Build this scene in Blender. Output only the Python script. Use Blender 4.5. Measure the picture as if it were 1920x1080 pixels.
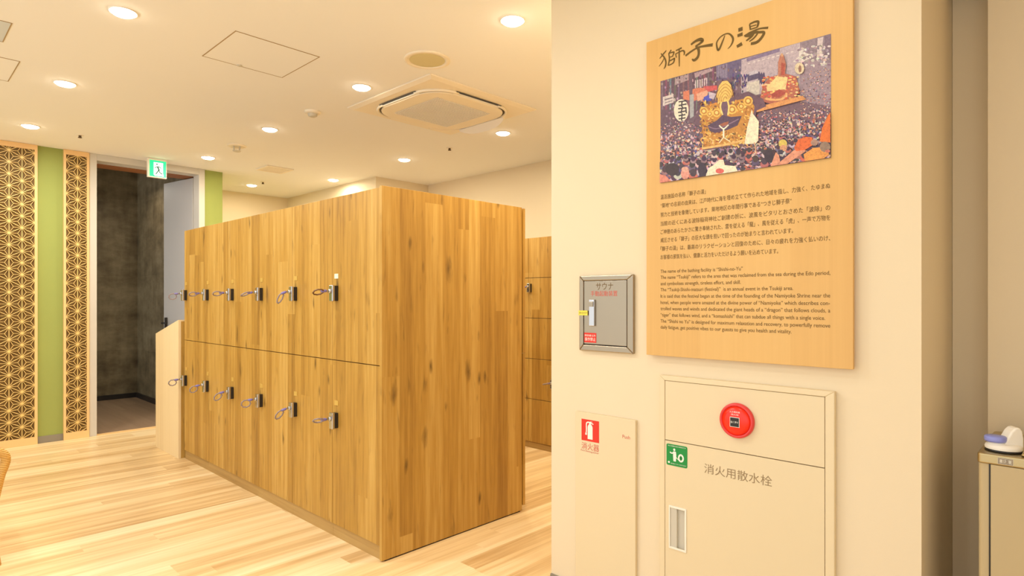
import bpy, bmesh, math, random
from mathutils import Vector, Matrix

for o in list(bpy.data.objects):
    bpy.data.objects.remove(o)
SC = bpy.context.scene
COL = SC.collection

# ------------------------------------------------------------------ camera
F_PX, HORIZON, CAM_H = 1142.0, 561.0, 1.26
YAW = math.radians(46.1)
FX, FY = math.sin(YAW), math.cos(YAW)
cam_data = bpy.data.cameras.new('camera')
cam_data.sensor_width = 36.0
cam_data.lens = F_PX / 1920.0 * 36.0
cam_data.shift_y = (HORIZON - 540.0) / 1920.0
cam_data.clip_start = 0.02
cam = bpy.data.objects.new('camera', cam_data)
COL.objects.link(cam)
cam.location = (0, 0, CAM_H)
cam.rotation_euler = (math.pi / 2, 0, -YAW)
SC.camera = cam

# ------------------------------------------------------------------ light and exposure
SC.view_settings.view_transform = 'Standard'
SC.view_settings.look = 'None'
SC.view_settings.exposure = 0.04
SC.view_settings.gamma = 1.0
SC.view_settings.use_curve_mapping = False
W = bpy.data.worlds.new('world')
SC.world = W
W.use_nodes = True
# fill added through the open sides: cool, bright from the left, warmer and dimmer elsewhere
_wt = W.node_tree
_bg = _wt.nodes['Background']
_tc = _wt.nodes.new('ShaderNodeTexCoord')
_sx = _wt.nodes.new('ShaderNodeSeparateXYZ')
_rm = _wt.nodes.new('ShaderNodeValToRGB')
_mr = _wt.nodes.new('ShaderNodeMapRange')
_wt.links.new(_tc.outputs['Generated'], _sx.inputs[0])
_wt.links.new(_sx.outputs[0], _mr.inputs[0])
_mr.inputs[1].default_value = -1.0; _mr.inputs[2].default_value = 1.0
_wt.links.new(_mr.outputs[0], _rm.inputs[0])
_rm.color_ramp.elements[0].position = 0.0; _rm.color_ramp.elements[0].color = (0.94, 0.97, 1.0, 1)
_rm.color_ramp.elements[1].position = 0.62; _rm.color_ramp.elements[1].color = (0.50, 0.46, 0.38, 1)
_wt.links.new(_rm.outputs[0], _bg.inputs[0])
_bg.inputs[1].default_value = 1.55
WARM = (1.0, 0.88, 0.69)
LAMP_W = 10.0
CEIL = 2.60


def lamp(name, x, y, z, power, radius=0.05, color=WARM):
    l = bpy.data.lights.new(name, 'AREA')
    l.shape = 'DISK'
    l.size = radius * 2
    l.energy = power
    l.color = color
    o = bpy.data.objects.new(name, l)
    o.location = (x, y, z)
    COL.objects.link(o)
    return o


# fill lamps added without fittings: near the camera, lockers, back wall and corridor
COOL = (0.94, 0.97, 1.0)
for lx, ly, lp, lc in [(1.20, 0.85, 4.0, (1.0, 0.93, 0.80)), (0.70, 2.45, 13, COOL), (-0.6, 0.6, 6, COOL), (-0.6, 2.4, 9, COOL), (-0.6, 4.6, 11, COOL), (-0.6, -1.2, 6, WARM),
                       (2.9, 5.0, 9, (1.0, 0.92, 0.72)), (3.2, 2.3, 11, (1.0, 0.92, 0.72)), (1.9, 8.0, 4, WARM)]:
    lamp('disk_lamp', lx, ly, CEIL - 0.015, lp, color=lc)


# ------------------------------------------------------------------ measuring helpers
def ray(px, py):
    a = (px - 960.0) / F_PX
    return (FX + FY * a, FY - FX * a, (HORIZON - py) / F_PX)


def onX(px, py, X):
    d = ray(px, py); t = X / d[0]
    return (d[1] * t, CAM_H + d[2] * t)            # (Y, Z)


def onY(px, py, Y):
    d = ray(px, py); t = Y / d[1]
    return (d[0] * t, CAM_H + d[2] * t)            # (X, Z)


def onZ(px, py, Z):
    d = ray(px, py); t = (Z - CAM_H) / d[2]
    return (d[0] * t, d[1] * t)


def lin(c):
    c = c / 255.0
    return c / 12.92 if c <= 0.04045 else ((c + 0.055) / 1.055) ** 2.4


def rgb(r, g, b):
    return (lin(r), lin(g), lin(b), 1)


# ------------------------------------------------------------------ materials
def mat(name, color, rough=0.6, metal=0.0, emit=None, strength=0.0, spec=None):
    m = bpy.data.materials.new(name)
    m.use_nodes = True
    b = m.node_tree.nodes['Principled BSDF']
    b.inputs['Base Color'].default_value = color
    b.inputs['Roughness'].default_value = rough
    b.inputs['Metallic'].default_value = metal
    if spec is not None:
        b.inputs['Specular IOR Level'].default_value = spec
    if emit:
        b.inputs['Emission Color'].default_value = emit
        b.inputs['Emission Strength'].default_value = strength
    return m


class NT:
    def __init__(self, m):
        self.t = m.node_tree
        self.b = self.t.nodes['Principled BSDF']

    def n(self, kind, **kw):
        x = self.t.nodes.new(kind)
        for k, v in kw.items():
            setattr(x, k, v)
        return x

    def l(self, a, b):
        self.t.links.new(a, b)

    def math(self, op, a, b=None, clamp=False):
        x = self.n('ShaderNodeMath', operation=op)
        x.use_clamp = clamp
        for i, v in enumerate((a, b)):
            if v is None:
                continue
            if isinstance(v, (int, float)):
                x.inputs[i].default_value = v
            else:
                self.l(v, x.inputs[i])
        return x.outputs[0]

    def mix(self, fac, a, b, blend='MIX'):
        x = self.n('ShaderNodeMix', data_type='RGBA', blend_type=blend)
        for i, v in ((0, fac), (6, a), (7, b)):
            if isinstance(v, (int, float)):
                x.inputs[i].default_value = v
            elif isinstance(v, tuple):
                x.inputs[i].default_value = v
            else:
                self.l(v, x.inputs[i])
        return x.outputs[2]

    def vec(self, a, b, c=0.0):
        x = self.n('ShaderNodeCombineXYZ')
        for i, v in enumerate((a, b, c)):
            if isinstance(v, (int, float)):
                x.inputs[i].default_value = v
            else:
                self.l(v, x.inputs[i])
        return x.outputs[0]

    def pos(self):
        g = self.n('ShaderNodeNewGeometry')
        s = self.n('ShaderNodeSeparateXYZ')
        self.l(g.outputs['Position'], s.inputs[0])
        return s.outputs

    def noise(self, v, scale=1.0, detail=3.0, rough=0.55):
        x = self.n('ShaderNodeTexNoise')
        x.inputs['Scale'].default_value = scale
        x.inputs['Detail'].default_value = detail
        x.inputs['Roughness'].default_value = rough
        self.l(v, x.inputs['Vector'])
        return x.outputs[0]

    def ramp(self, fac, stops):
        x = self.n('ShaderNodeValToRGB')
        e = x.color_ramp.elements
        while len(e) < len(stops):
            e.new(0.5)
        for i, (p, c) in enumerate(stops):
            e[i].position = p; e[i].color = c
        self.l(fac, x.inputs[0])
        return x.outputs[0]

    def brick(self, v, bw, rh, offset=0.37):
        x = self.n('ShaderNodeTexBrick')
        x.offset = offset
        x.inputs['Color1'].default_value = (0, 0, 0, 1)
        x.inputs['Color2'].default_value = (1, 1, 1, 1)
        x.inputs['Mortar'].default_value = (0.5, 0.5, 0.5, 1)
        x.inputs['Scale'].default_value = 1.0
        x.inputs['Mortar Size'].default_value = 0.0
        x.inputs['Brick Width'].default_value = bw
        x.inputs['Row Height'].default_value = rh
        self.l(v, x.inputs['Vector'])
        return x.outputs[0]

    def bump(self, h, strength, dist=0.002):
        x = self.n('ShaderNodeBump')
        x.inputs['Strength'].default_value = strength
        x.inputs['Distance'].default_value = dist
        self.l(h, x.inputs['Height'])
        self.l(x.outputs[0], self.b.inputs['Normal'])


def wood(name, u_axis, v_axis, dark, mid, light, rough=0.42, bw=2.3, rh=0.095, knots=1.0, plank=0.55, u_grain=38.0, v_grain=1.6, contrast=1.0):
    m = mat(name, mid, rough)
    t = NT(m)
    p = t.pos()
    u, v = p[u_axis], p[v_axis]
    uw = t.math('ADD', u, t.math('MULTIPLY', t.math('SINE', t.math('MULTIPLY', u, 17.0)), 0.016))
    row = t.math('FLOOR', t.math('DIVIDE', t.math('ADD', uw, 20.0), rh))
    wn = t.n('ShaderNodeTexWhiteNoise', noise_dimensions='1D'); t.l(row, wn.inputs['W'])
    br = t.brick(t.vec(t.math('ADD', t.math('ADD', v, 20.0), t.math('MULTIPLY', wn.outputs[0], bw)), t.math('ADD', uw, 20.0)), bw, rh, 0.0)
    shift = t.math('MULTIPLY', br, 7.0)
    g = t.noise(t.vec(t.math('MULTIPLY', u, u_grain), t.math('MULTIPLY', v, v_grain), shift), 1.0, 4.0, 0.6)
    fine = t.noise(t.vec(t.math('MULTIPLY', u, u_grain * 6), t.math('MULTIPLY', v, v_grain * 3), shift), 1.0, 2.0)
    f = t.math('ADD', t.math('MULTIPLY', t.math('SUBTRACT', br, 0.5), plank * contrast),
               t.math('MULTIPLY', t.math('SUBTRACT', g, 0.5), 1.2 * contrast))
    f = t.math('ADD', f, t.math('MULTIPLY', t.math('SUBTRACT', fine, 0.5), 0.35 * contrast))
    f = t.math('ADD', f, 0.5, True)
    c = t.ramp(f, [(0.0, dark), (0.5, mid), (1.0, light)])
    if knots:
        kd = tuple(x * 0.40 for x in dark[:3]) + (1,)
        # short dark flecks along the grain
        fl = t.noise(t.vec(t.math('MULTIPLY', u, 46.0), t.math('MULTIPLY', v, 5.5), t.math('ADD', shift, 9.0)), 1.0, 2.0, 0.5)
        fl = t.math('MULTIPLY', t.math('SUBTRACT', fl, 0.63), 7.0, True)
        c = t.mix(t.math('MULTIPLY', fl, 0.42 * knots), c, kd)
        wob = t.noise(t.vec(t.math('MULTIPLY', u, 26.0), t.math('MULTIPLY', v, 8.0)), 1.0, 3.0)
        for su, sv, r0, thr, off in ((7.5, 2.6, 0.19, 0.36, 3.0), (13.0, 4.2, 0.18, 0.5, 8.0)):
            vo = t.n('ShaderNodeTexVoronoi')
            vo.inputs['Scale'].default_value = 1.0
            t.l(t.vec(t.math('MULTIPLY', u, su), t.math('MULTIPLY', v, sv), off), vo.inputs['Vector'])
            d = t.math('ADD', vo.outputs['Distance'], t.math('MULTIPLY', t.math('SUBTRACT', wob, 0.5), 0.34))
            k = t.math('SUBTRACT', 1.0, t.math('DIVIDE', d, r0), True)
            s = t.n('ShaderNodeSeparateColor'); t.l(vo.outputs['Color'], s.inputs[0])
            k = t.math('MULTIPLY', t.math('MULTIPLY', k, t.math('GREATER_THAN', s.outputs[0], thr)), 0.9 * knots)
            c = t.mix(k, c, kd)
    t.l(c, t.b.inputs['Base Color'])
    t.bump(g, 0.08, 0.001)
    return m


def plaster(name, color, rough=0.8, scale=220.0, strength=0.15):
    m = mat(name, color, rough)
    t = NT(m)
    p = t.n('ShaderNodeNewGeometry').outputs['Position']
    t.bump(t.noise(p, scale, 2.0), strength, 0.001)
    return m


OAK_D, OAK_M, OAK_L = rgb(146, 102, 34), rgb(186, 141, 60), rgb(212, 172, 94)
M = {}
M['oak_front'] = wood('oak_laminate_front', 1, 2, OAK_D, OAK_M, OAK_L, plank=0.4)
M['oak_side'] = wood('oak_laminate_end', 0, 2, OAK_D, OAK_M, OAK_L, plank=0.45)
M['oak_plain'] = mat('oak_edge', rgb(190, 138, 72), 0.5)
M['plinth'] = wood('plinth_laminate', 2, 1, rgb(150, 116, 62), rgb(178, 142, 82), rgb(192, 156, 94), 0.5, knots=0)
M['dark_gap'] = mat('dark_carcass', rgb(60, 40, 22), 0.8)
M['floor'] = wood('floor_planks', 1, 0, rgb(200, 160, 104), rgb(235, 204, 150), rgb(250, 230, 186), 0.36, bw=1.9, rh=0.12, knots=0, plank=0.36,
                  u_grain=15.0, v_grain=0.6, contrast=1.5)
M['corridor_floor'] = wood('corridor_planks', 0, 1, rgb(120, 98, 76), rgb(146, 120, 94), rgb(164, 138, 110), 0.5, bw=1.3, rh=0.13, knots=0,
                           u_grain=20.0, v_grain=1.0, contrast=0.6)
M['pale_wood'] = wood('pale_maple', 1, 2, rgb(224, 196, 146), rgb(238, 214, 166), rgb(244, 222, 178), 0.5, bw=3.0, rh=0.2, knots=0,
                      u_grain=45.0, v_grain=1.0, contrast=0.7)
M['board_wood'] = wood('sign_board_veneer', 1, 2, rgb(208, 160, 88), rgb(222, 177, 104), rgb(229, 187, 115), 0.42, bw=4.0, rh=0.3, knots=0,
                       u_grain=60.0, v_grain=0.8, contrast=0.45)
M['board_edge'] = mat('board_edge', rgb(200, 148, 84), 0.6)
M['wall'] = plaster('cream_wallpaper', rgb(232, 215, 182))
M['ceiling'] = plaster('ceiling_paint', rgb(246, 244, 240), 0.85, 160.0, 0.06)
M['green'] = plaster('olive_green_paint', rgb(155, 165, 86))
M['baseboard'] = mat('grey_vinyl_base', rgb(142, 134, 118), 0.6)
M['slat'] = mat('lattice_wood', rgb(244, 210, 132), 0.5)
M['frame_wood'] = mat('lattice_frame_wood', rgb(240, 198, 136), 0.5)
M['lattice_back'] = mat('lattice_backing', rgb(122, 98, 56), 0.8)
M['jamb'] = mat('grey_door_frame', rgb(206, 200, 188), 0.5)
M['grey_door'] = plaster('grey_steel_door', rgb(176, 172, 168), 0.5, 30.0, 0.05)
M['soffit'] = mat('brown_soffit', rgb(150, 92, 42), 0.6)
M['chrome'] = mat('chrome', rgb(200, 198, 196), 0.22, 1.0)
M['black'] = mat('black_plastic', rgb(34, 30, 28), 0.4)
M['brass'] = mat('brass_plate', rgb(222, 186, 98), 0.4, 0.4)
M['cream_plate'] = mat('cream_plate', rgb(250, 240, 205), 0.5)
M['violet'] = mat('violet_key_plastic', rgb(128, 120, 182), 0.35)
M['band'] = mat('grey_violet_band', rgb(150, 134, 132), 0.35)
M['brown_band'] = mat('brown_band', rgb(120, 84, 52), 0.4)
M['white'] = mat('white_plastic', rgb(244, 236, 220), 0.45)
M['cream_body'] = mat('beige_enamel', rgb(190, 170, 128), 0.45)
M['cream'] = mat('cream_enamel', rgb(230, 212, 174), 0.42)
M['cream_door'] = mat('cream_enamel_door', rgb(228, 210, 172), 0.42)
M['line'] = mat('dark_joint', rgb(96, 74, 44), 0.8)
M['hatch_line'] = mat('hatch_joint', rgb(170, 146, 108), 0.8)
M['print'] = mat('brown_print', rgb(112, 84, 36), 0.7)
M['title_ink'] = mat('brush_ink', rgb(104, 80, 26), 0.7)
M['grey_print'] = mat('grey_print', rgb(150, 126, 90), 0.7)
M['red'] = mat('red_sticker', rgb(222, 48, 30), 0.5)
M['red_print'] = mat('red_print', rgb(206, 84, 66), 0.6)
M['red_lens'] = mat('red_lens', rgb(236, 40, 14), 0.25, emit=rgb(255, 40, 10), strength=0.15)
M['red_rim'] = mat('red_rim', rgb(226, 62, 62), 0.3)
M['white_print'] = mat('white_print', rgb(245, 240, 228), 0.6)
M['green_sticker'] = mat('green_sticker', rgb(16, 142, 60), 0.5)
M['yellow'] = mat('yellow_sticker', rgb(236, 222, 84), 0.6)
M['grille'] = mat('grille_grey', rgb(205, 198, 180), 0.7)
M['intake'] = mat('intake_backing', rgb(172, 172, 172), 0.7)
M['speaker'] = mat('speaker_mesh', rgb(214, 202, 154), 0.8)
M['ac'] = mat('ac_plastic', rgb(244, 232, 208), 0.5)
M['ac_dark'] = mat('ac_slot', rgb(92, 84, 66), 0.7)
M['glow'] = mat('downlight_diffuser', (1, 1, 1, 1), 0.5, emit=(1.0, 0.88, 0.66, 1), strength=26.0)
M['exit_green'] = mat('exit_panel_green', rgb(10, 170, 110), 0.4, emit=rgb(20, 225, 150), strength=0.95)
M['exit_white'] = mat('exit_panel_white', rgb(230, 255, 245), 0.4, emit=rgb(220, 255, 240), strength=0.9)
M['exit_figure'] = mat('exit_figure_green', rgb(10, 96, 70), 0.5)
M['lavender'] = mat('lavender_button', rgb(140, 146, 214), 0.4)


def brushed(name, color, rough, axis):
    m = mat(name, color, rough, 1.0)
    t = NT(m)
    p = t.pos()
    v = t.vec(t.math('MULTIPLY', p[axis], 4.0), t.math('MULTIPLY', p[2], 700.0))
    g = t.noise(v, 1.0, 2.0)
    t.l(t.math('ADD', t.math('MULTIPLY', g, 0.14), rough - 0.07), t.b.inputs['Roughness'])
    return m


M['steel'] = brushed('brushed_steel', rgb(172, 158, 136), 0.34, 1)
M['steel_top'] = brushed('steel_worktop', rgb(190, 172, 128), 0.3, 1)


def slate():
    m = mat('dark_slate_panel', rgb(78, 70, 58), 0.55)
    t = NT(m)
    p = t.pos()
    a = t.math('ADD', p[0], p[1])
    n1 = t.noise(t.vec(t.math('MULTIPLY', a, 2.6), t.math('MULTIPLY', p[2], 4.2)), 1.0, 5.0, 0.65)
    n2 = t.noise(t.vec(t.math('MULTIPLY', a, 10.0), t.math('MULTIPLY', p[2], 2.2)), 1.0, 4.0)
    br = t.brick(t.vec(a, p[2]), 0.62, 0.31, 0.5)
    f = t.math('ADD', t.math('MULTIPLY', n1, 0.8), t.math('MULTIPLY', n2, 0.35))
    f = t.math('ADD', f, t.math('MULTIPLY', br, 0.10))
    c = t.ramp(f, [(0.38, rgb(62, 52, 36)), (0.6, rgb(112, 98, 72)), (0.85, rgb(150, 136, 108))])
    t.l(c, t.b.inputs['Base Color'])
    return m


M['slate'] = slate()


def rattan():
    m = mat('rattan_wrap', rgb(206, 146, 60), 0.45)
    t = NT(m)
    tc = t.n('ShaderNodeTexCoord')
    w = t.n('ShaderNodeTexWave'); w.bands_direction = 'Z'
    w.inputs['Scale'].default_value = 38.0
    w.inputs['Distortion'].default_value = 1.0
    t.l(tc.outputs['Object'], w.inputs['Vector'])
    t.l(t.ramp(w.outputs[1], [(0.0, rgb(176, 120, 40)), (1.0, rgb(236, 190, 104))]), t.b.inputs['Base Color'])
    t.bump(w.outputs[1], 0.5, 0.003)
    return m


M['rattan'] = rattan()
M['cushion'] = plaster('cream_cushion', rgb(230, 214, 180), 0.9, 300.0, 0.3)


def vcol():
    m = mat('printed_photo', (1, 1, 1, 1), 0.4)
    t = NT(m)
    a = t.n('ShaderNodeAttribute'); a.attribute_name = 'Col'
    p = t.n('ShaderNodeNewGeometry').outputs['Position']
    n1 = t.noise(p, 420.0, 3.0, 0.7)
    n2 = t.noise(p, 120.0, 3.0, 0.6)
    f = t.math('ADD', t.math('MULTIPLY', n1, 0.5), t.math('MULTIPLY', n2, 0.5))
    g = t.ramp(f, [(0.30, (0.34, 0.30, 0.38, 1)), (0.5, (0.94, 0.92, 0.94, 1)), (0.72, (1.35, 1.30, 1.25, 1))])
    t.l(t.mix(0.75, a.outputs['Color'], t.mix(1.0, a.outputs['Color'], g, 'MULTIPLY')), t.b.inputs['Base Color'])
    return m


M['photo'] = vcol()


# ------------------------------------------------------------------ mesh helpers
def link(name, bm, m, parent=None, smooth=False, bevel=0.0, seg=2):
    me = bpy.data.meshes.new(name)
    bmesh.ops.recalc_face_normals(bm, faces=bm.faces[:])
    bm.to_mesh(me); bm.free()
    for mm in (m if isinstance(m, (list, tuple)) else [m]):
        me.materials.append(mm)
    if smooth:
        for p in me.polygons:
            p.use_smooth = True
    o = bpy.data.objects.new(name, me)
    COL.objects.link(o)
    if bevel:
        b = o.modifiers.new('bevel', 'BEVEL')
        b.width = bevel; b.segments = seg; b.limit_method = 'ANGLE'; b.angle_limit = math.radians(40)
    if parent:
        attach(o, parent)
    return o


def attach(o, parent):
    """parent while keeping the object's world place (parents are unrotated Empties or meshes at a known place)"""
    base = Vector((0, 0, 0)); q = parent
    while q:
        base += Vector(q.location); q = q.parent
    o.parent = parent
    o.location = Vector(o.location) - base


def thing(name, label, cat, loc=(0, 0, 0), group=None):
    o = bpy.data.objects.new(name, None)
    o.empty_display_size = 0.05
    COL.objects.link(o)
    o.location = loc
    return tag(o, label, cat, group)


def tag(o, label, cat, group=None):
    o['label'] = label; o['category'] = cat
    if group:
        o['group'] = group
    return o


def struct(o):
    o['kind'] = 'structure'
    return o


def box(bm, x0, x1, y0, y1, z0, z1, mi=0):
    x0, x1 = sorted((x0, x1)); y0, y1 = sorted((y0, y1)); z0, z1 = sorted((z0, z1))
    v = [bm.verts.new(c) for c in ((x0, y0, z0), (x1, y0, z0), (x1, y1, z0), (x0, y1, z0), (x0, y0, z1), (x1, y0, z1), (x1, y1, z1), (x0, y1, z1))]
    for f in ((0, 3, 2, 1), (4, 5, 6, 7), (0, 1, 5, 4), (1, 2, 6, 5), (2, 3, 7, 6), (3, 0, 4, 7)):
        bm.faces.new([v[i] for i in f]).material_index = mi


def boxo(name, x0, x1, y0, y1, z0, z1, m, parent=None, bevel=0.0):
    bm = bmesh.new(); box(bm, x0, x1, y0, y1, z0, z1)
    return link(name, bm, m, parent, bevel=bevel)


def prism(bm, pts, axis, a, b, mi=0):
    """extrude a 2-D outline along an axis. axis 0: pts are (Y,Z); 1: (X,Z); 2: (X,Y)"""
    def P(p, h):
        if axis == 0: return (h, p[0], p[1])
        if axis == 1: return (p[0], h, p[1])
        return (p[0], p[1], h)
    A = [bm.verts.new(P(p, a)) for p in pts]
    B = [bm.verts.new(P(p, b)) for p in pts]
    n = len(pts)
    bm.faces.new(A).material_index = mi
    bm.faces.new(list(reversed(B))).material_index = mi
    for i in range(n):
        j = (i + 1) % n
        bm.faces.new((A[j], A[i], B[i], B[j])).material_index = mi


def frame_ring(bm, outer, inner, axis, a, b, mi=0):
    """rectangular ring; outer/inner = (u0,u1,v0,v1)"""
    u0, u1, v0, v1 = outer; i0, i1, j0, j1 = inner
    for q in ([(u0, v0), (u1, v0), (i1, j0), (i0, j0)], [(u1, v0), (u1, v1), (i1, j1), (i1, j0)],
              [(u1, v1), (u0, v1), (i0, j1), (i1, j1)], [(u0, v1), (u0, v0), (i0, j0), (i0, j1)]):
        prism(bm, q, axis, a, b, mi)


def lathe(bm, prof, c, axis=2, seg=40, mi=0, smooth=True):
    """revolve (r, h) profile about an axis through c"""
    rings = []
    for r, h in prof:
        ring = []
        if r < 1e-6:
            pts = [(0, 0)]
        else:
            pts = [(r * math.cos(2 * math.pi * k / seg), r * math.sin(2 * math.pi * k / seg)) for k in range(seg)]
        for a, b in pts:
            if axis == 2: co = (c[0] + a, c[1] + b, c[2] + h)
            elif axis == 0: co = (c[0] + h, c[1] + a, c[2] + b)
            else: co = (c[0] + a, c[1] + h, c[2] + b)
            ring.append(bm.verts.new(co))
        rings.append(ring)
    for A, B in zip(rings, rings[1:]):
        for k in range(seg):
            q = [A[k % len(A)], A[(k + 1) % len(A)], B[(k + 1) % len(B)], B[k % len(B)]]
            q2 = []
            for v in q:
                if v not in q2: q2.append(v)
            if len(q2) >= 3:
                f = bm.faces.new(q2); f.material_index = mi; f.smooth = smooth


def tube(bm, pts, r, seg=10, closed=False, mi=0):
    pts = [Vector(p) for p in pts]
    n = len(pts)
    rings = []
    up = Vector((0.13, 0.27, 0.95)).normalized()
    for i, p in enumerate(pts):
        a = pts[(i - 1) % n] if (closed or i > 0) else p
        b = pts[(i + 1) % n] if (closed or i < n - 1) else p
        t = (b - a).normalized()
        s = t.cross(up)
        if s.length < 1e-4: s = t.cross(Vector((1, 0, 0)))
        s.normalize(); w = s.cross(t)
        rr = r[i] if isinstance(r, (list, tuple)) else r
        rings.append([bm.verts.new(p + s * (rr * math.cos(2 * math.pi * k / seg)) + w * (rr * math.sin(2 * math.pi * k / seg))) for k in range(seg)])
    m = n if closed else n - 1
    for i in range(m):
        A, B = rings[i], rings[(i + 1) % n]
        for k in range(seg):
            f = bm.faces.new((A[k], A[(k + 1) % seg], B[(k + 1) % seg], B[k])); f.smooth = True; f.material_index = mi
    if not closed:
        bm.faces.new(list(reversed(rings[0]))).material_index = mi
        bm.faces.new(rings[-1]).material_index = mi


def spline(pts, n=8, closed=False):
    out = []
    P = [Vector(p) for p in pts]
    N = len(P)
    rng = range(N) if closed else range(N - 1)
    for i in rng:
        p0 = P[(i - 1) % N] if (closed or i > 0) else P[i]
        p1, p2 = P[i], P[(i + 1) % N]
        p3 = P[(i + 2) % N] if (closed or i + 2 < N) else p2
        for k in range(n):
            t = k / n
            out.append(0.5 * ((2 * p1) + (p2 - p0) * t + (2 * p0 - 5 * p1 + 4 * p2 - p3) * t * t + (3 * p1 - p0 - 3 * p2 + p3) * t ** 3))
    if not closed:
        out.append(P[-1])
    return out


def rrect(u0, u1, v0, v1, r, seg=6):
    pts = []
    for cx, cy, a0 in ((u1 - r, v1 - r, 0), (u0 + r, v1 - r, 90), (u0 + r, v0 + r, 180), (u1 - r, v0 + r, 270)):
        for k in range(seg + 1):
            a = math.radians(a0 + 90 * k / seg)
            pts.append((cx + r * math.cos(a), cy + r * math.sin(a)))
    return pts


def text_mesh(s, spacing=1.0):
    c = bpy.data.curves.new('lettering', 'FONT')
    c.body = s; c.size = 1.0
    c.space_character = spacing
    c.resolution_u = 3
    o = bpy.data.objects.new('lettering', c)
    COL.objects.link(o)
    dg = bpy.context.evaluated_depsgraph_get()
    dg.update()
    me = bpy.data.meshes.new_from_object(o.evaluated_get(dg))
    bpy.data.objects.remove(o); bpy.data.curves.remove(c)
    return me


def add_text(bm, s, X, y_left, y_right, z_mid, height=None, mi=0, full_h=False, facing='-X'):
    """lay a line of writing on a plane facing -X: reads from y_left (large Y) to y_right; width fitted.
    facing '-Y': y_left/y_right are X values and X is the Y of the plane"""
    me = text_mesh(s)
    if not me.vertices:
        return
    xs = [v.co.x for v in me.vertices]; ys = [v.co.y for v in me.vertices]
    x0, x1, y0, y1 = min(xs), max(xs), min(ys), max(ys)
    if not full_h:
        y0, y1 = -0.10, 0.82
    w = abs(y_right - y_left)
    k = w / (x1 - x0)
    kh = k if height is None else height / (y1 - y0)
    vs = []
    for v in me.vertices:
        u = (v.co.x - x0) * k; h = (v.co.y - (y0 + y1) / 2) * kh
        if facing == '-X': co = (X, y_left - u, z_mid + h)
        else: co = (y_left + u, X, z_mid + h)
        vs.append(bm.verts.new(co))
    for p in me.polygons:
        try:
            bm.faces.new([vs[i] for i in p.vertices]).material_index = mi
        except ValueError:
            pass
    bpy.data.meshes.remove(me)


def poly_x(bm, X, pts, mi=0):
    return_face = bm.faces.new([bm.verts.new((X, p[0], p[1])) for p in pts])
    return_face.material_index = mi
    return return_face


# ------------------------------------------------------------------ the setting
XS = 2.044            # face of the sign wall
YL = 6.67             # green lattice wall
struct(boxo('floor', -2.2, 4.6, -3.0, 6.70, -0.1, 0.0, M['floor']))
struct(boxo('floor_recess', 2.5, 4.6, 6.70, 7.8, -0.1, 0.0, M['floor']))
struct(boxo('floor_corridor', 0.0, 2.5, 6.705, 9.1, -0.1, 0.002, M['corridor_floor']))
bm = bmesh.new()
prism(bm, [(-2.2, -3.0), (4.7, -3.0), (4.7, 9.2), (2.36, 9.2), (2.36, 6.80), (-2.2, 6.80)], 2, CEIL, CEIL + 0.1)
struct(link('ceiling', bm, M['ceiling']))
DX0, DX1 = 1.335, 2.335    # outer edges of the door frame
bm = bmesh.new()
box(bm, -2.2, DX0, YL, YL + 0.12, 0, CEIL)
struct(link('wall_left', bm, M['green']))
struct(boxo('wall_pier', DX1, 2.517, YL, 9.0, 0, CEIL, M['green']))
struct(boxo('wall_recess', 2.517, 3.90, 7.76, 7.88, 0, CEIL, M['wall']))
bm = bmesh.new()
prism(bm, [(3.76, 7.76), (3.76, 5.68), (4.48, 5.68), (4.48, 1.70), (4.6, 1.70), (4.6, 7.76)], 2, 0, CEIL)
struct(link('wall_back', bm, M['wall']))
# sign wall: a thick block with the niche of the drinking fountain to its right
bm = bmesh.new()
prism(bm, [(XS, 1.727), (4.479, 1.727), (4.479, 0.36), (XS, 0.36)], 2, 0, CEIL)
struct(link('wall_right', bm, M['wall']))
bm = bmesh.new()
prism(bm, [(2.545, 0.359), (2.545, 0.252), (2.44, 0.252), (2.44, -3.0), (2.7, -3.0), (2.7, 0.359)], 2, 0, CEIL)
struct(link('wall_entry', bm, M['wall']))
struct(boxo('niche_light_block', 1.75, 2.439, -3.0, 0.35, 2.30, CEIL - 0.001, M['wall']))  # unseen block added to keep ceiling light off the fountain niche
struct(boxo('side_light_block', 1.35, 2.439, -0.75, -0.63, 0, 2.299, M['wall']))  # unseen slab added to stop light from behind and darken the niche
# corridor behind the doorway
struct(boxo('wall_corridor', 0.0, 2.36, 8.93, 9.05, 0, 3.2, M['slate']))
bm = bmesh.new()
box(bm, 2.31, 2.334, YL + 0.142, 8.93, 0, 3.2)
box(bm, 0.0, 2.334, YL + 0.142, YL + 0.18, 2.581, 3.2)
struct(link('wall_corridor_side', bm, M['slate']))
bm = bmesh.new()
box(bm, 0.0, 2.309, 8.90, 8.93, 0.002, 0.06); box(bm, 2.285, 2.309, 7.0, 8.9, 0.002, 0.06)
struct(link('baseboard_corridor', bm, M['black']))
struct(boxo('ceiling_corridor', 0.0, 2.36, YL + 0.142, 9.05, 3.201, 3.25, M['soffit']))
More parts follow.
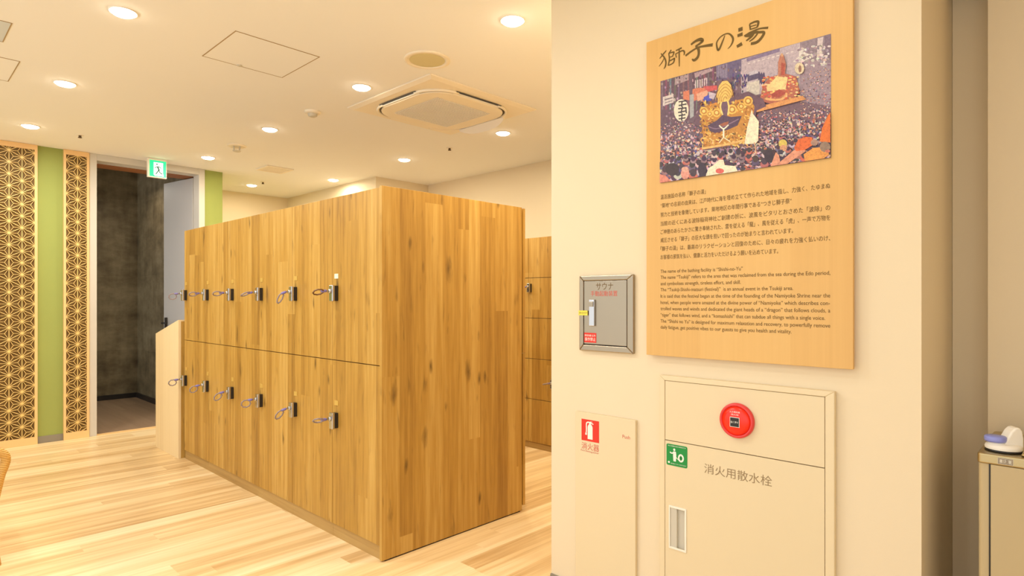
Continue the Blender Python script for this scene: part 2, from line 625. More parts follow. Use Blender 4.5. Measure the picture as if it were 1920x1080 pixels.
# door frame and door leaf
JL, JR = onY(180.6, 500, YL)[0], 2.278
bm = bmesh.new()
box(bm, DX0, JL, YL - 0.02, YL + 0.14, 0, CEIL - 0.001)
box(bm, JR, DX1 - 0.001, YL - 0.02, YL + 0.14, 0, CEIL - 0.001)
box(bm, JL, JR, YL - 0.02, YL + 0.14, 2.54, CEIL - 0.001)
struct(link('trim_1', bm, M['jamb'], bevel=0.002))
struct(boxo('trim_3', JL - 0.05, 2.309, YL + 0.142, YL + 0.34, 2.536, 2.58, M['soffit']))
hx, hy, ex, ey = 2.272, YL + 0.15, 2.17, 7.40
bm = bmesh.new()
prism(bm, [(hx, hy), (hx + 0.03, hy), (ex + 0.036, ey), (ex, ey)], 2, 0.01, 2.528)
leaf = struct(link('door_1', bm, M['grey_door'], bevel=0.002))
bm = bmesh.new()
lathe(bm, [(0, 0.0), (0.026, 0.0), (0.026, -0.008), (0.01, -0.010), (0.01, -0.05), (0, -0.05)], (ex + 0.008, ey - 0.06, 1.0), 0, 20)
tube(bm, [(ex - 0.036, ey - 0.06, 1.0), (ex - 0.034, ey - 0.17, 1.0)], 0.008)
box(bm, ex - 0.004, ex + 0.008, ey - 0.085, ey - 0.035, 0.92, 1.06)
link('door_handle', bm, M['black'], leaf)
struct(boxo('trim_2', JL, JR, YL - 0.02, YL + 0.05, 0.0, 0.004, M['frame_wood']))


# lattice panels (asanoha) standing on the green wall
def lattice(x0, x1, name, label, star_px):
    t = thing(name, label, 'lattice panel', ((x0 + x1) / 2, YL, 0), 'hemp leaf lattice panels on the green wall')
    yf = YL - 0.03
    z0, z1 = 0.065, CEIL - 0.045
    ix0, ix1 = x0 + 0.018, x1 - 0.018
    bm = bmesh.new()
    frame_ring(bm, (x0, x1, 0.0005, CEIL - 0.002), (ix0, ix1, z0, z1), 1, yf, YL - 0.0005)
    link('panel_frame', bm, M['frame_wood'], t)
    boxo('backing', ix0, ix1, YL - 0.010, YL - 0.0008, z0, z1, M['lattice_back'], t)
    a = 0.1005; cw = a * math.sqrt(3) / 2
    w, wt = 0.0042, 0.0030
    sx = onY(star_px[0], star_px[1], yf)
    bm = bmesh.new()

    def clip(p, q):
        # Liang-Barsky against the opening
        t0, t1 = 0.0, 1.0
        dx, dz = q[0] - p[0], q[1] - p[1]
        for pp, qq in ((-dx, p[0] - ix0), (dx, ix1 - p[0]), (-dz, p[1] - z0), (dz, z1 - p[1])):
            if abs(pp) < 1e-12:
                if qq < 0: return None
            else:
                r = qq / pp
                if pp < 0: t0 = max(t0, r)
                else: t1 = min(t1, r)
        if t0 >= t1 - 1e-4: return None
        return (p[0] + dx * t0, p[1] + dz * t0), (p[0] + dx * t1, p[1] + dz * t1)

    def bar(p, q, ww, front):
        c = clip(p, q)
        if not c: return
        p, q = c
        dx, dz = q[0] - p[0], q[1] - p[1]
        L = math.hypot(dx, dz)
        nx, nz = -dz / L * ww / 2, dx / L * ww / 2
        prism(bm, [(p[0] + nx, p[1] + nz), (q[0] + nx, q[1] + nz), (q[0] - nx, q[1] - nz), (p[0] - nx, p[1] - nz)], 1, front, YL - 0.0102)
    i0 = int(math.floor((ix0 - sx[0]) / cw)) - 1; i1 = int(math.ceil((ix1 - sx[0]) / cw)) + 1
    for i in range(i0, i1 + 1):
        X = sx[0] + i * cw
        off = 0.0 if i % 2 == 0 else a / 2
        j0 = int((z0 - sx[1]) / a) - 2; j1 = int((z1 - sx[1]) / a) + 2
        bar((X, z0), (X, z1), w, yf + 0.002)
        for j in range(j0, j1 + 1):
            Z = sx[1] + j * a + off
            bar((X, Z), (X + cw, Z + a / 2), w, yf + 0.0024)
            bar((X, Z), (X + cw, Z - a / 2), w, yf + 0.0028)
            # two triangles to the right of this star
            for tri in (((X, Z), (X + cw, Z + a / 2), (X + cw, Z - a / 2)), ((X, Z), (X, Z + a), (X + cw, Z + a / 2))):
                cx = sum(p[0] for p in tri) / 3; cz = sum(p[1] for p in tri) / 3
                for p in tri:
                    bar((cx, cz), p, wt, yf + 0.0034)
    link('lattice', bm, M['slat'], t)
    return t


lattice(0.02, onY(70.5, 500, YL - 0.03)[0], 'lattice_panel', 'wide hemp-leaf wooden lattice panel at the left edge, left of green strip', (17, 255 + 190 / 7.447))
lx0, lx1 = onY(119.5, 500, YL - 0.03)[0], DX0 - 0.003
lattice(lx0, lx1, 'lattice_panel', 'narrow hemp-leaf wooden lattice panel beside the grey door frame', (145.8, 255 + 425 / 7.447))
gx0 = onY(70.5, 500, YL - 0.03)[0]
struct(boxo('baseboard_left', gx0 + 0.001, lx0 - 0.001, YL - 0.008, YL, 0.0005, 0.06, M['baseboard']))
struct(boxo('baseboard_right', XS - 0.008, XS, 0.36, 1.727, 0.0005, 0.06, M['baseboard']))
struct(boxo('baseboard_pier', DX1 + 0.001, 2.517, YL - 0.008, YL, 0.0005, 0.06, M['baseboard']))


# ------------------------------------------------------------------ lockers
LX = 1.675           # front of the doors
COLY = [2.488 + 0.4535 * k for k in range(7)]
BACK = 2.685
ORD = ['nearest to', 'second from', 'third from', 'fourth from', 'fifth from', 'farthest from']


def lock_parts(parent, X, y, z, s=1.0):
    """lock body on a door facing -X"""
    boxo('lock_base', X - 0.020 * s, X - 0.0002, y - 0.016 * s, y + 0.016 * s, z - 0.040 * s, z + 0.040 * s, M['black'], parent, 0.002)
    lc = boxo('lock_case', X - 0.036 * s, X - 0.0202 * s, y - 0.018 * s, y + 0.018 * s, z - 0.043 * s, z + 0.043 * s, M['chrome'], parent, 0.004)
    bm = bmesh.new()
    lathe(bm, [(0, -0.010 * s), (0.011 * s, -0.010 * s), (0.012 * s, 0), (0, 0)], (X - 0.0362 * s, y, z + 0.012 * s), 0, 20)
    link('key_cylinder', bm, M['chrome'], parent)


def make_key(X, y, z, tilt, swing, label, band_mat, group, s=1.0):
    """key with a wrist band standing out of the lock towards -X"""
    t = thing('locker_key', label, 'key', (X, y, z), group)
    bm = bmesh.new()
    box(bm, X - 0.020 * s, X, y - 0.002 * s, y + 0.002 * s, z - 0.003, z + 0.003)
    link('key_blade', bm, M['chrome'], t)
    dz = math.sin(tilt)
    bm = bmesh.new()
    tube(bm, [(X - 0.012 * s, y, z), (X - 0.022 * s, y, z + 0.006 * dz * s), (X - 0.036 * s, y + 0.003 * s, z + 0.012 * dz * s), (X - 0.043 * s, y + 0.004 * s, z + 0.016 * dz * s)],
         [0.006 * s, 0.0078 * s, 0.0075 * s, 0.004 * s], 10)
    link('key_head', bm, M['violet'], t)
    bm = bmesh.new()
    pts = []
    e1 = Vector((-math.cos(tilt), 0.25, math.sin(tilt))).normalized()
    e2 = Vector((0.1, math.cos(swing), -math.sin(swing))).normalized()
    c = Vector((X - 0.032 * s, y, z)) + e1 * 0.022 * s + e2 * (0.020 if swing > 1.0 else 0.008) * s
    for k in range(28):
        a = 2 * math.pi * k / 28
        wob = 0.0016 * math.sin(a * 9)
        pts.append(c + e1 * ((0.026 * s + wob) * math.cos(a)) + e2 * ((0.022 * s + wob) * math.sin(a)))
    tube(bm, pts, 0.0042 * s, 8, True)
    link('wrist_band', bm, band_mat, t)
    return t


def locker_unit(k):
    y0, y1 = COLY[k], COLY[k + 1]
    t = thing('locker_unit', 'oak locker column with two doors, %s the end panel in the main bank' % ORD[k], 'locker', (LX, (y0 + y1) / 2, 0),
              'two-door oak lockers of the main bank')
    boxo('body', LX + 0.019, LX + 0.505, y0 + 0.0005, y1 - 0.0005, 0.066, 1.797, M['dark_gap'], t)
    boxo('plinth', LX + 0.006, LX + 0.49, y0 + 0.0006, y1 - 0.0006, 0.0, 0.0655, M['plinth'], t)
    g = 0.0018
    for nm, z0, z1, zl in (('upper', 0.9395, 1.800, 1.291), ('lower', 0.068, 0.9355, 0.622)):
        d = boxo('door', LX, LX + 0.0185, y0 + g, y1 - g, z0, z1, M['oak_front'], t, 0.0012)
        yl = y1 - 0.045
        lock_parts(d, LX, yl, zl)
        boxo('number_plate', LX - 0.003, LX - 0.0002, yl - 0.018, yl + 0.018, zl + 0.078, zl + 0.103, M['cream_plate'] if (k == 0 and nm == 'upper') else M['brass'], d)
    return t


rnd = random.Random(5)
tilts_u = [(-0.05, 0.65), (-0.9, 1.35), (-0.35, 0.45), (0.0, 0.7), (-0.05, 0.7), (-0.1, 1.5)]
tilts_l = [(0.1, 0.6), (-0.6, 1.25), (-0.1, 1.55), (-0.5, 1.4), (-0.3, 1.5), (-0.1, 1.4)]
for k in range(6):
    locker_unit(k)
    yl = COLY[k + 1] - 0.045
    make_key(LX - 0.046, yl, 1.291 + 0.012, tilts_u[k][0], tilts_u[k][1], 'key with %s wrist band in the upper door lock %s the end panel' % ('brown' if k == 0 else 'violet', ORD[k]),
             M['brown_band'] if k == 0 else M['band'], 'wrist-band keys in the upper locker doors')
    make_key(LX - 0.046, yl, 0.622 + 0.012, tilts_l[k][0], tilts_l[k][1], 'key with violet wrist band in the lower door lock %s the end panel' % ORD[k],
             M['band'], 'wrist-band keys in the lower locker doors')
# end panel
ep = boxo('locker_end_panel', LX - 0.008, BACK - 0.035, 2.468, 2.4872, 0.006, 1.805, M['oak_side'], None, 0.0012)
tag(ep, 'wide knotty oak end panel closing the near end of the locker bank', 'panel')
gap_strip = boxo('gap_shade', LX + 0.012, BACK - 0.05, 2.470, 2.4865, 0.0, 0.0058, M['dark_gap'], ep)  # dark strip stands in for the shade in the gap under the panel
# rear lockers, back to back: only the nearest shows
t = thing('locker_unit', 'rear-facing oak locker whose edge shows right of the end panel', 'locker', (BACK, 2.7, 0))
boxo('body', LX + 0.506, BACK - 0.02, 2.489, 2.9415, 0.066, 1.797, M['oak_side'], t)
boxo('plinth', LX + 0.51, BACK - 0.03, 2.489, 2.9415, 0.0, 0.0655, M['plinth'], t)
for z0, z1 in ((0.9395, 1.802), (0.03, 0.9355)):
    boxo('door', BACK - 0.0195, BACK, 2.474, 2.94, z0, z1, M['oak_side'], t, 0.0012)

# pale counter with a sloping top past the far end of the lockers
CX = 1.638
y0, y1 = 5.232, 5.80
t = thing('sloped_cabinet', 'pale maple cabinet with sloping top at the far end of the lockers', 'cabinet', (CX, 5.5, 0))
zn, zf = onX(337.5, 600, CX)[1], onX(297.5, 626, CX)[1]
bm = bmesh.new()
prism(bm, [(y0, 0.0), (y1, 0.0), (y1, zf), (y0, zn)], 0, CX, CX + 0.02)
link('front_panel', bm, M['pale_wood'], t, bevel=0.001)
bm = bmesh.new()
prism(bm, [(y0, 0.0), (y1 - 0.02, 0.0), (y1 - 0.02, zf - 0.012), (y0, zn - 0.012)], 0, CX + 0.0202, CX + 0.46)
link('body', bm, M['oak_side'], t)
bm = bmesh.new()
prism(bm, [(y0, zn - 0.0118), (y1, zf - 0.0118), (y1, zf), (y0, zn)], 0, CX + 0.0202, CX + 0.46)
link('sloping_top', bm, M['pale_wood'], t)

# five-tier lockers along the back wall
BX = 3.83
TZ = [0.052, 0.416, 0.757, 1.10, 1.44, 1.780]
for (ya, yb, lab, locks) in ((3.232, 3.49, 'five-tier oak locker column in the gap between end panel and sign wall', (3,)),
                             (3.4905, 3.75, 'five-tier oak locker column half hidden behind the main locker bank', ()),
                             (2.973, 3.2315, 'five-tier oak locker column tucked behind the corner of the sign wall', (1,))):
    t = thing('tier_locker', lab, 'locker', (BX, (ya + yb) / 2, 0), 'five-tier lockers along the back wall')
    boxo('body', BX + 0.019, 4.478, ya + 0.0004, yb - 0.0004, 0.05, 1.776, M['dark_gap'], t)
    if ya < 3.0:
        boxo('side_panel', BX + 0.001, 4.478, ya - 0.018, ya + 0.0003, 0.0, 1.78, M['oak_side'], t)
    boxo('plinth', BX + 0.008, BX + 0.5, ya + 0.0005, yb - 0.0005, 0.0, 0.0495, M['plinth'], t)
    for i in range(5):
        d = boxo('door', BX, BX + 0.0185, ya + 0.0015, yb - 0.0015, TZ[i] + 0.002, TZ[i + 1] - 0.002, M['oak_front'], t, 0.0012)
        if i in locks:
            zc = 1.355 if i == 3 else 0.565
            lock_parts(d, BX, yb - 0.022, zc, 0.9)
make_key(BX - 0.0415, 3.468, 1.366, -0.6, 1.4, 'key in the five-tier locker lock showing at the end panel edge', M['band'], 'wrist-band keys in the back lockers', 0.9)
make_key(BX - 0.0415, 3.2095, 0.576, 0.0, 0.3, 'key peeking out low beside the sign wall corner', M['band'], 'wrist-band keys in the back lockers', 0.9)


# ------------------------------------------------------------------ ceiling fittings
def downlight(px, py, label, power=None, color=WARM):
    x, y = onZ(px, py, CEIL)
    t = thing('downlight', label, 'ceiling light', (x, y, CEIL), 'round recessed downlights')
    bm = bmesh.new()
    lathe(bm, [(0.060, 0.0), (0.060, -0.004), (0.0575, -0.006), (0.054, -0.004), (0.054, 0.0)], (x, y, CEIL), 2, 36)
    link('trim_ring', bm, M['white'], t)
    bm = bmesh.new()
    lathe(bm, [(0.0535, -0.001), (0.051, -0.008), (0.042, -0.0145), (0.025, -0.018), (0, -0.019)], (x, y, CEIL), 2, 36)
    link('diffuser', bm, M['glow'], t)
    l = lamp('disk_lamp', x, y, CEIL - 0.0205, power or LAMP_W, 0.04, color)
    attach(l, t)
    return t


downlight(231, 22, 'glowing downlight left of the near access hatch, nearest at top left', 11, (0.98, 0.97, 0.95))
downlight(961, 38, 'glowing downlight beside the sign wall corner, right of the round speaker')
downlight(122, 156, 'glowing downlight just right of the square hatch at the left edge', 11, (0.98, 0.97, 0.95))
downlight(678, 163, 'glowing downlight at the upper left side of the air conditioner')
downlight(57, 236, 'glowing downlight in front of the wide lattice panel', 11, (0.98, 0.97, 0.95))
downlight(506, 242, 'glowing downlight between the two white smoke detectors')
downlight(943, 249, 'glowing downlight beside the open flap of the air conditioner')
downlight(390, 295, 'glowing downlight right of the green exit sign')
downlight(758, 299, 'glowing downlight above the locker end panel, beyond the air conditioner')
downlight(472, 347, 'glowing downlight in the recess beyond the green pier, farthest away', 6)
downlight(625, 337, 'glowing downlight washing the cream wall behind the lockers', 8)


# access hatches
def hatch(x0, x1, y0, y1, label, latch_at=None, panel=None, name='ceiling_hatch'):
    t = thing(name, label, 'ceiling hatch', ((x0 + x1) / 2, (y0 + y1) / 2, CEIL))
    bm = bmesh.new()
    frame_ring(bm, (x0, x1, y0, y1), (x0 + 0.005, x1 - 0.005, y0 + 0.005, y1 - 0.005), 2, CEIL - 0.002, CEIL)
    link('joint', bm, M['hatch_line'], t)
    boxo('hatch_panel', x0 + 0.005, x1 - 0.005, y0 + 0.005, y1 - 0.005, CEIL - 0.0012, CEIL, panel or M['ceiling'], t)
    if latch_at:
        bm = bmesh.new()
        lathe(bm, [(0.014, 0), (0.014, -0.004), (0, -0.004)], (latch_at[0], latch_at[1], CEIL - 0.0012), 2, 20)
        link('latch', bm, M['grille'], t)
    return t


hatch(1.232, 1.690, 3.10, 3.555, 'flush square access hatch with latch in the ceiling above the floor', (1.43, 3.54))
hatch(0.09, 0.552, 4.375, 4.83, 'flush square access hatch cut by the left edge of the photo')
M['vent_blue'] = mat('vent_blue_white', rgb(214, 222, 228), 0.5)
hatch(0.10, 0.449, 3.797, 4.11, 'small square vent panel with bluish face at the upper left edge', None, M['vent_blue'], 'ceiling_vent')

# round speaker
x, y = onZ(801, 112, CEIL)
t = thing('ceiling_speaker', 'round flush speaker with khaki mesh above the air conditioner', 'speaker', (x, y, CEIL))
bm = bmesh.new()
lathe(bm, [(0.128, 0), (0.128, -0.005), (0.12, -0.008), (0.099, -0.006), (0.099, 0)], (x, y, CEIL), 2, 56)
link('speaker_rim', bm, M['ac'], t)
bm = bmesh.new()
lathe(bm, [(0.0988, -0.0045), (0.06, -0.006), (0, -0.007)], (x, y, CEIL), 2, 56)
link('speaker_mesh', bm, M['speaker'], t)

# smoke detectors, square vent, sprinklers
x, y = onZ(586, 209, CEIL)
t = thing('smoke_detector', 'white round smoke detector left of the air conditioner', 'smoke detector', (x, y, CEIL))
bm = bmesh.new(); lathe(bm, [(0.055, 0), (0.055, -0.012), (0.048, -0.018), (0, -0.018)], (x, y, CEIL), 2, 36); link('base', bm, M['ac'], t)
bm = bmesh.new(); lathe(bm, [(0.034, -0.0181), (0.03, -0.034), (0.018, -0.04), (0, -0.04)], (x, y, CEIL), 2, 28); link('sensor_head', bm, M['grille'], t)
x, y = onZ(444, 273, CEIL)
t = thing('smoke_detector', 'white detector with caged sensor head, above far lockers', 'smoke detector', (x, y, CEIL))
bm = bmesh.new(); lathe(bm, [(0.078, 0), (0.078, -0.006), (0.07, -0.010), (0, -0.010)], (x, y, CEIL), 2, 36); link('base', bm, M['ac'], t)
bm = bmesh.new()
for k in range(4):
    a = k * math.pi / 2 + 0.4
    tube(bm, [(x + 0.035 * math.cos(a), y + 0.035 * math.sin(a), CEIL - 0.010), (x + 0.028 * math.cos(a), y + 0.028 * math.sin(a), CEIL - 0.045)], 0.005, 8)
lathe(bm, [(0.036, -0.045), (0.03, -0.052), (0, -0.052)], (x, y, CEIL), 2, 24)
link('sensor_cage', bm, M['grille'], t)
x, y = onZ(515, 317, CEIL)
t = thing('square_vent', 'flat square ceiling vent above the far locker doors', 'vent', (x, y, CEIL))
bm = bmesh.new(); frame_ring(bm, (x - 0.14, x + 0.14, y - 0.14, y + 0.14), (x - 0.11, x + 0.11, y - 0.11, y + 0.11), 2, CEIL - 0.012, CEIL); link('vent_frame', bm, M['ac'], t, bevel=0.003)
bm = bmesh.new()
for k in range(8):
    yy = y - 0.11 + 0.22 * (k + 0.5) / 8
    box(bm, x - 0.1098, x + 0.1098, yy - 0.009, yy + 0.009, CEIL - 0.008, CEIL)
link('vent_slats', bm, M['ac'], t)
for px, py, lab in ((150, 253, 'tiny sprinkler head above the doorway and narrow lattice'), (843, 277, 'tiny sprinkler head beyond the air conditioner'),
                    (493, 341, 'tiny sprinkler head near the recess downlight')):
    x, y = onZ(px, py, CEIL)
    t = thing('sprinkler_head', lab, 'sprinkler', (x, y, CEIL), 'sprinkler heads in the ceiling')
    bm = bmesh.new(); lathe(bm, [(0.028, 0), (0.026, -0.004), (0.012, -0.005), (0, -0.005)], (x, y, CEIL), 2, 24); link('escutcheon', bm, M['white'], t)
    bm = bmesh.new(); lathe(bm, [(0.010, -0.0051), (0.009, -0.018), (0.014, -0.020), (0.014, -0.024), (0, -0.024)], (x, y, CEIL), 2, 16); link('nozzle', bm, M['line'], t)

# air conditioner cassette
ax0, ax1, ay0, ay1 = 2.265, 3.21, 2.85, 3.775
acx, acy = (ax0 + ax1) / 2, (ay0 + ay1) / 2
t = thing('air_conditioner', 'white square ceiling cassette air conditioner with rounded centre panel', 'air conditioner', (acx, acy, CEIL))
bm = bmesh.new()
Q = [(ax0, ax1, ay0, ay1, CEIL - 0.0005), (ax0, ax1, ay0, ay1, CEIL - 0.008), (ax0 + 0.03, ax1 - 0.03, ay0 + 0.03, ay1 - 0.03, CEIL - 0.020)]
rings = [[bm.verts.new(c) for c in ((a, c_, z), (b, c_, z), (b, d, z), (a, d, z))] for a, b, c_, d, z in Q]   # the plate just touches the ceiling
for A, B in zip(rings, rings[1:]):
    for k in range(4):
        bm.faces.new((A[k], A[(k + 1) % 4], B[(k + 1) % 4], B[k]))
bm.faces.new(rings[-1])
link('housing', bm, M['ac'], t)
zz = CEIL - 0.020
bm = bmesh.new()
prism(bm, rrect(acx - 0.375, acx + 0.375, acy - 0.375, acy + 0.375, 0.20, 10), 2, zz - 0.004, zz - 0.0001)
link('recess', bm, M['ac_dark'], t)
bm = bmesh.new()
def bulged(h, r, seg=8):
    # square with bowed sides, rounded corners
    out = []
    for p in rrect(-h, h, -h, h, r, seg):
        out.append(p)
    return [(acx + p[0], acy + p[1]) for p in out]
o1, o2 = bulged(0.355, 0.19), bulged(0.315, 0.16)
prism(bm, o1, 2, zz - 0.016, zz - 0.0041)
link('centre_panel', bm, M['ac'], t, bevel=0.006)
# corner sweeps joining the ring to the housing
for sx_, sy_ in ((-1, -1), (1, -1), (1, 1), (-1, 1)):
    bm = bmesh.new()
    pts = []
    a0 = math.atan2(sy_, sx_)
    cxx, cyy = acx + sx_ * 0.175, acy + sy_ * 0.175
    for k in range(9):
        a = a0 - math.pi / 4 + math.pi / 2 * k / 8
        pts.append((cxx + 0.199 * math.cos(a), cyy + 0.199 * math.sin(a), zz - 0.006))
    tube(bm, pts, 0.009, 8)
    link('corner_trim', bm, M['ac'], t)
# louvres: a blade on every side, one flap hanging open on the +X side
for nm, (lx0, lx1, ly0, ly1) in {'west': (acx - 0.372, acx - 0.330, acy - 0.20, acy + 0.20), 'south': (acx - 0.20, acx + 0.20, acy - 0.372, acy - 0.330),
                                 'north': (acx - 0.20, acx + 0.20, acy + 0.336, acy + 0.374)}.items():
    boxo('louvre', lx0, lx1, ly0, ly1, zz - 0.0125, zz - 0.0045, M['white'], t, 0.003)
    if nm != 'north':
        if nm == 'west': boxo('slot', lx0 - 0.016, lx0 - 0.001, ly0, ly1, zz - 0.006, zz - 0.0042, M['black'], t)
        else: boxo('slot', lx0, lx1, ly0 - 0.016, ly0 - 0.001, zz - 0.006, zz - 0.0042, M['black'], t)
bm = bmesh.new()
fl = []
for k in range(13):
    s = -1 + 2 * k / 12
    w = 0.062 * (1 - abs(s) ** 3 * 0.75)
    fl.append((acy + 0.0 + 0.235 * s, w))
A = [bm.verts.new((acx + 0.365, yy, zz - 0.012)) for yy, w in fl]
B = [bm.verts.new((acx + 0.365 + w * 0.75, yy, zz - 0.012 - w * 0.75)) for yy, w in fl]
A2 = [bm.verts.new((v.co.x - 0.004, v.co.y, v.co.z - 0.005)) for v in A]
B2 = [bm.verts.new((v.co.x - 0.004, v.co.y, v.co.z - 0.005)) for v in B]
for k in range(12):
    bm.faces.new((A[k], A[k + 1], B[k + 1], B[k])); bm.faces.new((A2[k], B2[k], B2[k + 1], A2[k + 1]))
    bm.faces.new((B[k], B[k + 1], B2[k + 1], B2[k])); bm.faces.new((A[k], A2[k], A2[k + 1], A[k + 1]))
bm.faces.new((A[0], B[0], B2[0], A2[0])); bm.faces.new((A[12], A2[12], B2[12], B[12]))
link('open_flap', bm, M['white'], t)
# intake grille: fine bars
bm = bmesh.new()
gh = 0.235
box(bm, acx - gh, acx + gh, acy - gh, acy + gh, zz - 0.0175, zz - 0.0161)
nb = 30
for k in range(nb + 1):
    u = -gh + 2 * gh * k / nb
    box(bm, acx + u - 0.0025, acx + u + 0.0025, acy - gh, acy + gh, zz - 0.0205, zz - 0.0176, 1)
    box(bm, acx - gh, acx + gh, acy + u - 0.002, acy + u + 0.002, zz - 0.0200, zz - 0.0177, 1)
link('intake_grille', bm, [M['intake'], M['white']], t)

# exit sign under the ceiling in front of the door frame
EY = 6.46
ex0, ez1 = onY(277, 297, EY); ex1 = onY(312.6, 297, EY)[0]
ez0 = onY(277, 331, EY)[1]
ez1 = CEIL - 0.001
t = thing('exit_sign', 'glowing green running-man exit sign above the doorway', 'exit sign', ((ex0 + ex1) / 2, EY, CEIL))
boxo('sign_case', ex0, ex1, EY, EY + 0.035, ez0, ez1, M['white'], t, 0.003)
b = 0.016
boxo('sign_panel', ex0 + b, ex1 - 0.006, EY - 0.003, EY - 0.0002, ez0 + 0.010, ez1 - 0.020, M['exit_green'], t)
ew, eh = ex1 - ex0, ez1 - ez0
dx0, dx1 = ex0 + ew * 0.30, ex0 + ew * 0.80
dz0, dz1 = ez0 + eh * 0.09, ez0 + eh * 0.80
bm = bmesh.new()
prism(bm, [(dx0, dz0 + 0.012), (dx0 + 0.012, dz0), (dx1 + 0.006, dz0), (dx1, dz0 + 0.03), (dx1, dz1), (dx0, dz1)], 1, EY - 0.0040, EY - 0.0031)
link('doorway_mark', bm, M['exit_white'], t)


def ribbon(bm, place, pts, w, mi=0, n=5):
    """flat brush stroke: pts = [(u,v[,width factor])], place maps (u,v) to 3-D"""
    P = spline([(p[0], p[1], p[2] if len(p) > 2 else 1.0) for p in pts], n)
    L, R = [], []
    for i, p in enumerate(P):
        a = P[max(0, i - 1)]; c = P[min(len(P) - 1, i + 1)]
        d = Vector((c.x - a.x, c.y - a.y)); d = d.normalized() if d.length > 1e-9 else Vector((1, 0))
        h = w * max(0.12, p.z) / 2
        L.append(bm.verts.new(place(p.x - d.y * h, p.y + d.x * h)))
        R.append(bm.verts.new(place(p.x + d.y * h, p.y - d.x * h)))
    for i in range(len(P) - 1):
        bm.faces.new((L[i], L[i + 1], R[i + 1], R[i])).material_index = mi


def plE(u, v):   # exit panel units: 0..1
    return (ex0 + ew * u, EY - 0.0046, ez0 + eh * v)


bm = bmesh.new()
hc = plE(0.475, 0.70)
vs = [bm.verts.new((hc[0] + 0.0065 * math.cos(k * math.pi / 8), hc[1], hc[2] + 0.0065 * math.sin(k * math.pi / 8))) for k in range(16)]
bm.faces.new(vs)
for pts, w in (([(0.50, 0.58), (0.55, 0.48), (0.58, 0.40)], 0.075), ([(0.58, 0.42), (0.50, 0.30), (0.41, 0.18)], 0.05), ([(0.57, 0.42), (0.64, 0.27), (0.76, 0.22)], 0.05),
               ([(0.50, 0.58), (0.41, 0.53), (0.36, 0.48)], 0.035), ([(0.53, 0.58), (0.63, 0.56), (0.70, 0.50)], 0.035)):
    ribbon(bm, plE, pts, w)
link('running_figure', bm, M['exit_figure'], t)

# ------------------------------------------------------------------ information board on the sign wall
XB = XS - 0.026
by1, bz1 = onX(1212.0, 79.5, XB); bz0 = onX(1212.5, 665.0, XB)[1]
by0 = onX(1599.5, 690, XB)[0]
board = thing('information_board', 'tall pale wood board with brush title, festival photo and story text', 'sign board', (XB, (by0 + by1) / 2, bz0))
boxo('board', XB, XB + 0.014, by0, by1, bz0, bz1, M['board_wood'], board, 0.001)
boxo('board_backing', XB + 0.0142, XS - 0.0002, by0 + 0.004, by1 - 0.004, bz0 + 0.004, bz1 - 0.004, M['board_edge'], board)
XT = XB - 0.0008


def pxT(zx, zy):       # from the enlarged view of the title to board coordinates
    y, z = onX(1220 + zx / 8.348, 25 + zy / 8.348, XT)
    return (-y, z)


def plB(u, v):
    return (XT, -u, v)


TITLE = [
    ([(245, 580, .6), (195, 640, 1), (140, 708, .5)], 22), ([(160, 628, .6), (212, 690, 1), (238, 760, 1), (228, 830, 1), (205, 868, .4)], 22),
    ([(215, 690, .6), (178, 765, .9), (128, 832, .5)], 18),
    ([(322, 572, .8), (278, 634, .6)], 24), ([(282, 625, .8), (292, 715, 1), (274, 818, 1)], 20), ([(284, 628, .7), (350, 606, 1), (362, 618, 1), (338, 682, .8)], 20),
    ([(292, 688, .8), (342, 672, .8)], 17), ([(290, 750, .8), (352, 715, 1), (372, 708, 1), (352, 775, 1), (274, 818, .6)], 20),
    ([(393, 584, .7), (486, 540, 1.1)], 22), ([(446, 560, .9), (446, 700, 1), (448, 832, .6)], 20), ([(388, 628, .7), (402, 692, .9)], 18),
    ([(390, 636, .7), (495, 584, 1), (526, 606, 1.1), (520, 656, .6)], 20),
    ([(630, 490, .9), (700, 436, 1.1), (775, 408, 1.5), (812, 428, 1.3), (760, 480, 1), (700, 515, .7)], 30),
    ([(702, 512, .7), (744, 556, 1.2), (752, 628, 1.1), (732, 690, 1.2), (682, 734, 1.2), (646, 716, .5)], 30),
    ([(545, 664, 1.0), (640, 592, .9), (740, 535, .8), (850, 510, 1.1), (970, 492, 1.5)], 28),
    ([(1160, 346, .5), (1125, 440, 1), (1062, 576, 1.4), (1032, 500, 1), (1040, 440, .9), (1095, 366, .8), (1180, 320, .8), (1238, 326, 1), (1284, 380, 1.3), (1284, 440, 1.2), (1250, 510, .8), (1204, 556, .3)], 20),
    ([(1372, 262, 1), (1438, 240, 1.1)], 46), ([(1358, 352, .9), (1438, 322, 1.1)], 40), ([(1348, 522, .9), (1430, 474, 1.1)], 42),
    ([(1548, 170, .9), (1562, 258, 1)], 20), ([(1548, 170, .9), (1625, 134, 1), (1684, 134, 1.2), (1668, 216, 1)], 24), ([(1566, 206, .8), (1655, 180, .9)], 16),
    ([(1560, 252, .8), (1672, 216, .9)], 18),
    ([(1462, 354, .7), (1565, 296, 1.0), (1705, 240, .9), (1838, 226, 1.2)], 22),
    ([(1470, 358, .6), (1545, 340, 1.6), (1610, 300, 1.4), (1690, 296, 1), (1772, 300, 1.1), (1735, 380, 1.1), (1660, 452, 1.2), (1568, 476, 1.1)], 30),
    ([(1610, 320, 1), (1570, 370, 1), (1495, 430, .7)], 28), ([(1672, 318, .9), (1612, 390, .9), (1545, 440, .6)], 22),
]
bm = bmesh.new()
ppm = F_PX / 2.2 * 8.348                    # enlarged pixels per metre on the board, roughly
for i, (pts, w) in enumerate(TITLE):
    P = [pxT(p[0], p[1]) + (p[2],) for p in pts]
    X_ = XT - 0.00001 * i
    ribbon(bm, lambda u, v, X_=X_: (X_, -u, v), P, w / ppm * 1.15)
